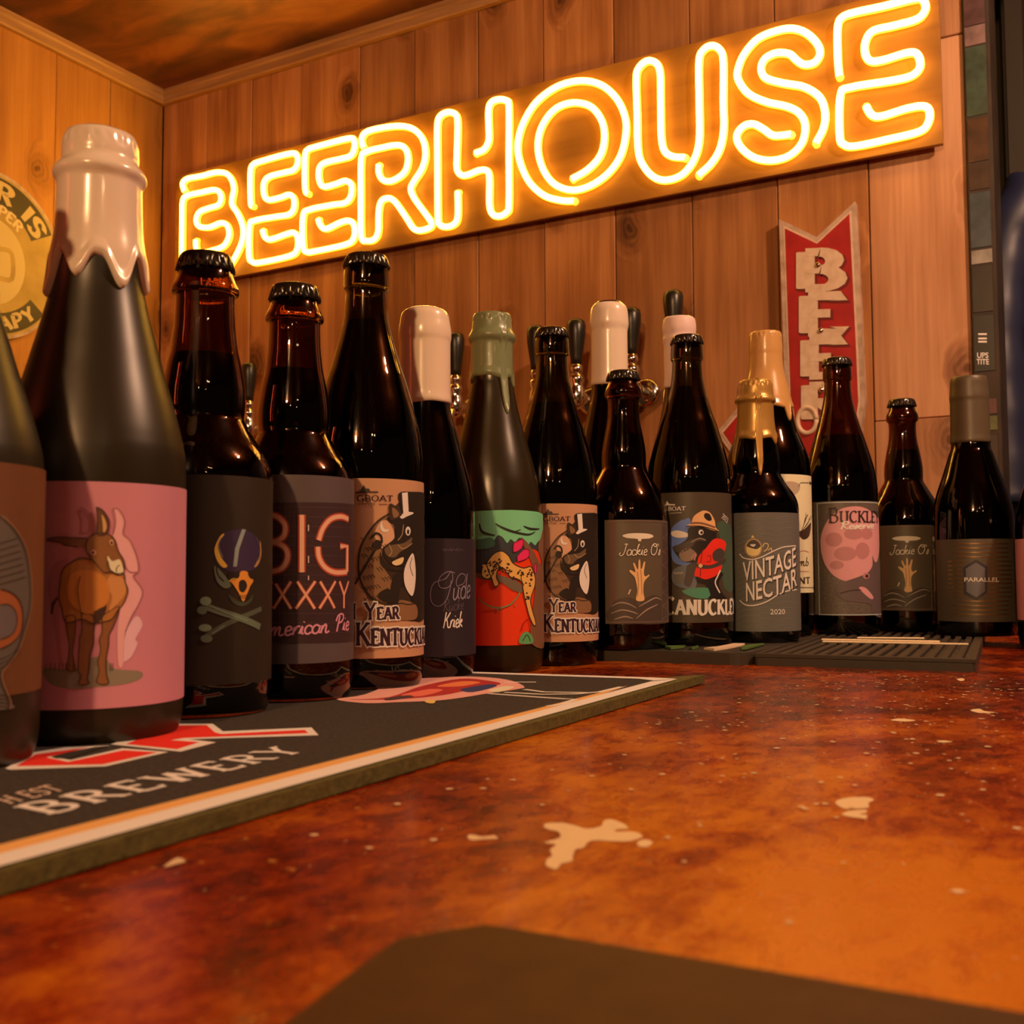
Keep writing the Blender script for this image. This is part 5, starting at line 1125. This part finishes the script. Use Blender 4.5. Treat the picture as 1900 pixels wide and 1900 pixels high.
for tr, pts in LET:
    P3 = [on_y(*tr(x, y), SY - .0085) for x, y in pts]
    sm = [Vector(q) for q in catmull([tuple(p_) for p_ in P3], 5)]
    V, Fc = tube([p_ - SO for p_ in sm], .0048, 10); tb_ = mesh_obj('neon_tube', V, Fc, neon_w, sign, True)
    back = [p_ - SO + Vector((0, .0035, 0)) for p_ in sm]
    back = [back[0] + Vector((0, .004, 0))] + back + [back[-1] + Vector((0, .004, 0))]
    V, Fc = tube(back, .0056, 8); mesh_obj('tube_jacket', V, Fc, neon_y, tb_, True)

# ------------------------------------------------------------------ tap row on the back wall
chrome = principled('chrome', (.75, .72, .68), .10, metal=1.0)
black_plastic = principled('black_plastic', (.014, .012, .009), .32)
def lathe_at(name, prof, mat, parent, loc=(0, 0, 0), rot=(0, 0, 0), seg=28):
    V, Fc = lathe(prof, seg); o = mesh_obj(name, V, Fc, mat, parent, True, loc=loc); o.rotation_euler = rot; return o
def make_tap(x, z, label):
    t = thing('beer_tap', (x, WY - .0005, z), label, 'beer tap', 'chrome taps on the back wall')
    lathe_at('flange', [(.008, .010), (.008, .018), (.005, .0225), (0, .0235)], chrome, t, (0, 0, 0), (PI / 2, 0, 0))
    lathe_at('shank', [(.052, .0085), (.048, .0105), (.034, .0105), (.030, .0085), (.006, .0085)], chrome, t, (0, 0, 0), (PI / 2, 0, 0))
    lathe_at('body', [(.036, .006), (.034, .011), (.026, .0125), (.020, .0095), (.012, .0125), (-.008, .0135), (-.016, .010), (-.020, .004)], chrome, t, (0, -.058, 0))
    V, Fc = tube(catmull([(0, -.060, -.006), (0, -.074, -.016), (0, -.086, -.036), (0, -.090, -.058)], 4), .0068, 14); mesh_obj('spout', V, Fc, chrome, t, True)
    lathe_at('collar', [(.052, .0055), (.050, .009), (.044, .0105), (.038, .009), (.034, .005)], chrome, t, (0, -.058, 0))
    lathe_at('handle', [(.1225, .002), (.122, .009), (.119, .0135), (.112, .0152), (.098, .0148), (.076, .0118), (.060, .0094), (.052, .0088), (.050, .006)], black_plastic, t, (0, -.058, 0))
    return t
for x, z, lb in ((-1.398, .352, 'black-handled tap between the skull bottle and its neighbour, farthest along the wall'), (-.940, .356, 'black-handled chrome tap peeking out behind the white-waxed script-label bottle'), (-.788, .350, 'black-handled tap half hidden by the second boar bottle'), (-.717, .352, 'black-handled chrome tap fully visible between two bottle tops'), (-.624, .358, 'black-handled tap just behind the tall glossy white wax cap'), (-.556, .376, 'black-handled tap above the pale pink wax cap')):
    make_tap(x, z, lb)
prn = Print(lambda x, y: (on_y(x, y, WY).x, on_y(x, y, WY).z), 1)
prn.word(serif_word('2', .18, .5, serif=False), (1185, 763), (1193, 763), (1185, 750), principled('burnt_numeral', (.05, .02, .01), .8), 2)
prn.build('tap_number', wall_back, lambda u, v, t: Vector((u, WY - .0015 - t, v)))

# ------------------------------------------------------------------ BEER arrow sign
bs = thing('arrow_sign', (-.352, WY - .001, .4), 'red swallow-tailed metal arrow sign with vertical cream capitals', 'sign')
BO = Vector(bs.location)
red_enamel = mottled('red_enamel', [(.35, (.34, .010, .012)), (.7, (.46, .018, .018))], 30, 4, .4)
rim_mat = mottled('worn_sign_rim', [(.35, (.42, .30, .22)), (.65, (.62, .48, .38))], 60, 4, .45)
cream_enamel = mottled('cream_enamel', [(.3, (.62, .47, .33)), (.6, (.74, .60, .45))], 80, 5, .45)
outer = [(-.4060, .594), (-.3520, .5585), (-.2975, .601), (-.2925, .40), (-.2910, .315), (-.2975, .270), (-.318, .240), (-.352, .225), (-.40, .222), (-.440, .224), (-.4455, .196), (-.506, .286), (-.4455, .350), (-.440, .316), (-.412, .314), (-.4020, .322)]
def inset(pts, d):
    n = len(pts); out = []
    for i in range(n):
        a, b_, c = Vector(pts[i - 1]), Vector(pts[i]), Vector(pts[(i + 1) % n])
        n1 = Vector(((b_ - a).y, -(b_ - a).x)).normalized(); n2 = Vector(((c - b_).y, -(c - b_).x)).normalized()
        nn = (n1 + n2); nn = nn / max(.35, nn.dot(n1)) ; out.append(tuple(b_ + nn * d))
    return out
area = sum(outer[i - 1][0] * outer[i][1] - outer[i][0] * outer[i - 1][1] for i in range(len(outer)))
sg = 1 if area < 0 else -1
def plate(name, pts, y0, y1, mat, parent, bevel=0.0):
    n = len(pts); bm = bmesh.new()
    a = [bm.verts.new((p_[0] - BO.x, y0 - BO.y, p_[1] - BO.z)) for p_ in pts]; c = [bm.verts.new((p_[0] - BO.x, y1 - BO.y, p_[1] - BO.z)) for p_ in pts]
    bm.faces.new(a); bm.faces.new(list(reversed(c)))
    for i in range(n): bm.faces.new((a[i], c[i], c[(i + 1) % n], a[(i + 1) % n]))
    bmesh.ops.recalc_face_normals(bm, faces=bm.faces[:])
    bmesh.ops.triangulate(bm, faces=[f for f in bm.faces if len(f.verts) > 4])
    return bm_obj(name, bm, mat, parent)
plate('rim', outer, WY - .018, WY - .0015, rim_mat, bs)
plate('white_line', inset(outer, .006 * sg), WY - .0186, WY - .0175, cream_enamel, bs)
plate('red_panel', inset(outer, .0085 * sg), WY - .0192, WY - .0180, red_enamel, bs)
KC = Crop(1300, 360, 3.1667)
def sgn_map(x, y):
    q = on_y(*KC(x, y), WY - .0195); return (q.x, q.z)
for ch_, (xa, xb, yb, yt) in (('B', (572, 826, 556, 346)), ('E', (588, 832, 816, 604)), ('E', (596, 834, 1070, 864)), ('R', (600, 850, 1322, 1128))):
    for nm, dd, th_, mt, gw in (('letter_shadow', 9, .0004, principled('dark_red', (.16, .006, .006), .5), .02), ('letter', 0, .0016, cream_enamel, 0)):
        pr = Print(sgn_map, 1)
        gly, W_ = serif_word(ch_, .30, .34, gw)
        pr.word((gly, W_), (xa + dd, yb + dd), (xb + dd, yb + dd - 4), (xa + dd, yt + dd), mt, 1)
        bm = bmesh.new()
        for q_, (V, Fc, mi, ly) in enumerate(pr.items):
            tt = th_ + q_ * .00006
            fr = [bm.verts.new((v[0] - BO.x, -tt, v[1] - BO.z)) for v in V]; bk_ = [bm.verts.new((v[0] - BO.x, 0, v[1] - BO.z)) for v in V]
            for f in Fc:
                bm.faces.new([fr[i] for i in f])
            cnt = {}
            for f in Fc:
                for i_ in range(len(f)):
                    e_ = tuple(sorted((f[i_], f[(i_ + 1) % len(f)]))); cnt[e_] = cnt.get(e_, 0) + 1
            for (i0, i1), c_ in cnt.items():
                if c_ == 1: bm.faces.new((fr[i0], fr[i1], bk_[i1], bk_[i0]))
        bm.normal_update()
        rv = [f for f in bm.faces if f.normal.y > .9]
        if rv: bmesh.ops.reverse_faces(bm, faces=rv)
        o = bm_obj(nm, bm, mt, bs, loc=(0, WY - .0191 - BO.y, 0))
oc = sgn_map(625, 1330); V, Fc = tube([(oc[0] + .0135 * math.cos(a * PI / 12) - BO.x, WY - .0198 - BO.y, oc[1] + .0185 * math.sin(a * PI / 12) - BO.z) for a in range(25)], .0036, 8); mesh_obj('letter', V, Fc, cream_enamel, bs, True)
for x, y in ((690, 418), (706, 803), (712, 1150)):
    q = sgn_map(x, y); lathe_at('screw', [(.003, .001), (.0026, .003), (.0012, .0042), (0, .0046)], chrome, bs, (q[0] - BO.x, WY - .0205 - BO.y, q[1] - BO.z), (PI / 2, 0, 0), 14)

# ------------------------------------------------------------------ round wall sign on the side wall
SX = WX + .012
rs = thing('round_sign', (WX + .0015, 1.155, .640), 'round yellow metal sign with a beer mug, hung on the side wall', 'sign')
RO = Vector(rs.location)
def disc(name, r, x0, x1, mat, seg=72):
    V = []; Fc = []
    for x in (x0, x1):
        for k in range(seg): V.append((x, r * math.cos(2 * PI * k / seg), r * math.sin(2 * PI * k / seg)))
    Fc = [tuple(reversed(range(seg))), tuple(range(seg, 2 * seg))] + [(k, (k + 1) % seg, seg + (k + 1) % seg, seg + k) for k in range(seg)]
    return mesh_obj(name, V, Fc, mat, rs)
RR = .150
ysign = mottled('yellow_enamel', [(.3, (.40, .27, .06)), (.7, (.55, .38, .10))], 25, 4, .5)
pale = principled('pale_enamel', (.66, .52, .22), .5); blk = principled('black_enamel', (.035, .024, .012), .5)
disc('plate', RR, 0, .0085, rim_mat); disc('face', RR - .006, .0085, .0092, ysign)
pr = Print(lambda x, y: (x, y), 1)
def band(a0, a1, r0, r1, mt, ly): pr.poly(arc(0, 0, r1, r1, a0, a1, 30) + arc(0, 0, r0, r0, a1, a0, 30), mt, ly, False)
band(28, 152, .092, .140, blk, 1); band(218, 322, .104, .140, blk, 1)
def arc_text(txt, a0, a1, r0, r1, mt, ly, flip=False, wt=.26):
    gly, W_ = serif_word(txt, wt, .25, 0, None, False)
    for V, Fc in gly:
        out = []
        for x, y in V:
            a = math.radians(a0 + (a1 - a0) * x / W_); rr_ = (r0 + (r1 - r0) * y) if not flip else (r1 + (r0 - r1) * y)
            out.append((rr_ * math.cos(a), rr_ * math.sin(a)))
        pr.raw(out, Fc, mt, ly)
arc_text('BEER IS', 142, 30, .100, .132, pale, 3); arc_text('THERAPY', 228, 316, .110, .134, pale, 3, True)
arc_text('CHEAPER', 134, 44, .074, .092, principled('bright_enamel', (.80, .66, .34), .5), 3, wt=.24)
pr.dot(0, -.012, .070, .078, pale, 1, 40)
pr.poly([(-.038, -.06), (.018, -.06), (.02, .025), (-.04, .025)], ysign, 3, False); pr.poly([(-.046, .02), (-.03, .042), (-.008, .038), (.012, .044), (.028, .022)], pale, 4); pr.stroke([(.018, .012), (.042, .01), (.044, -.035), (.018, -.04)], .009, ysign, 3)
for xx in (-.026, -.010, .006): pr.stroke([(xx, -.05), (xx, .014)], .004, pale, 4, False)
pr.build('sign_print', rs, lambda u, v, t: Vector((.0094 + t * 1.0, u, v)))

# ------------------------------------------------------------------ stickered post and the dark passage
post_x0, post_x1 = -.1515, -.1245
post = thing('sticker_post', (post_x0, WY, ZF), 'dark narrow post plastered with stickers at the end of the board wall', 'post')
PO = Vector(post.location)
bm_obj('upright', box_bm(post_x0, post_x1 + .006, WY - .006, WY + .10, ZF + .001, ZC - .001, .001, 1), mottled('dark_post_paint', [(.3, (.02, .012, .007)), (.7, (.05, .03, .018))], 20, 4, .6), post, loc=-PO)
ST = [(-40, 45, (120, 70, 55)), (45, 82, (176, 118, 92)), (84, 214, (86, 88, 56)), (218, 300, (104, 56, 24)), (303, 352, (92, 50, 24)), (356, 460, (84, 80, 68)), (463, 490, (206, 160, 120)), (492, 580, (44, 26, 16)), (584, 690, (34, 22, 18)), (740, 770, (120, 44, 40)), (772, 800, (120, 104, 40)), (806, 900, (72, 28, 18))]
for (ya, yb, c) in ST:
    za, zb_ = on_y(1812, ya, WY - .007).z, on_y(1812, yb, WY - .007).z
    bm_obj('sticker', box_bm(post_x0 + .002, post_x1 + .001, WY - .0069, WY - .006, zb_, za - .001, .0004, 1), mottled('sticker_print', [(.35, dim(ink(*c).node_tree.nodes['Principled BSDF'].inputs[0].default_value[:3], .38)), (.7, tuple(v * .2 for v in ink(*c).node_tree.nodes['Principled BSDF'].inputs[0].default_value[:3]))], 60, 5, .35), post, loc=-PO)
pr = Print(lambda x, y: (on_y(x, y, WY - .007).x, on_y(x, y, WY - .007).z), .0008)
wt_ = ink(220, 190, 160)
pr.word(font_word('UPS', .02), (1813, 664), (1834, 664), (1813, 654), wt_, 2); pr.word(font_word('TITE', .02), (1812, 676), (1835, 676), (1812, 666), wt_, 2)
for y in (620, 628, 634): pr.stroke([(1815, y), (1831, y)], 3, wt_, 2, False)
pr.build('sticker_lettering', post, lambda u, v, t: Vector((u, WY - .0070 - t, v)) - PO)
# a second dark upright and a hanging blue jacket
bm_obj('trim_3', box_bm(-.128, -.098, 1.96, 2.04, ZF, ZC + .4, .002, 1), mottled('dark_jamb', [(.3, (.024, .014, .007)), (.7, (.055, .033, .016))], 12, 4, .6, stretch=(1, 1, .2)), kind='structure')
jk = thing('hanging_jacket', (.045, 1.78, .72), 'dark blue glossy jacket hanging in the dim passage behind the post', 'jacket')
nylon = principled('blue_nylon', (.020, .026, .070), .45)
V = []; Fc = []; nu, nv_ = 40, 40
for side in (0, 1):
    for j in range(nv_ + 1):
        t = j / nv_; wdt = .045 + .105 * min(1, t * 5) ** .6 + .025 * t
        for i in range(nu + 1):
            s_ = i / nu * 2 - 1
            fold = (.010 * math.sin(s_ * 11 + t * 3) * (.3 + t) + .005 * math.sin(s_ * 23 - t * 7)) * (1 - s_ ** 4)
            V.append((s_ * wdt, (-.04 if side == 0 else .04) * math.sqrt(max(0, 1 - s_ * s_)) + fold, .01 - t * .60 - .05 * abs(s_) * (1 - t)))
n1 = (nu + 1) * (nv_ + 1)
for j in range(nv_):
    for i in range(nu):
        a_ = j * (nu + 1) + i; Fc.append((a_, a_ + 1, a_ + nu + 2, a_ + nu + 1)); Fc.append((n1 + a_, n1 + a_ + nu + 1, n1 + a_ + nu + 2, n1 + a_ + 1))
mesh_obj('body', V, Fc, nylon, jk, True)
for sg_ in (-1, 1):
    pts = catmull([(sg_ * .125, 0, -.055), (sg_ * .165, -.006, -.14), (sg_ * .180, -.012, -.28), (sg_ * .176, -.018, -.42), (sg_ * .172, -.020, -.54)], 6)
    V, Fc = tube(pts, [.040 - .010 * k / len(pts) + .0022 * math.sin(k * 1.9) for k in range(len(pts))], 16); mesh_obj('sleeve', V, Fc, nylon, jk, True)
V, Fc = tube([(.05 * math.cos(k * PI / 10), .034 * math.sin(k * PI / 10), .012) for k in range(21)], .014, 10); mesh_obj('collar', V, Fc, nylon, jk, True)
V, Fc = tube(catmull([(0, 0, 0), (0, 0, .05), (.015, 0, .065), (.02, 0, .05)], 4), .003, 8); mesh_obj('hanging_loop', V, Fc, black_plastic, jk, True)
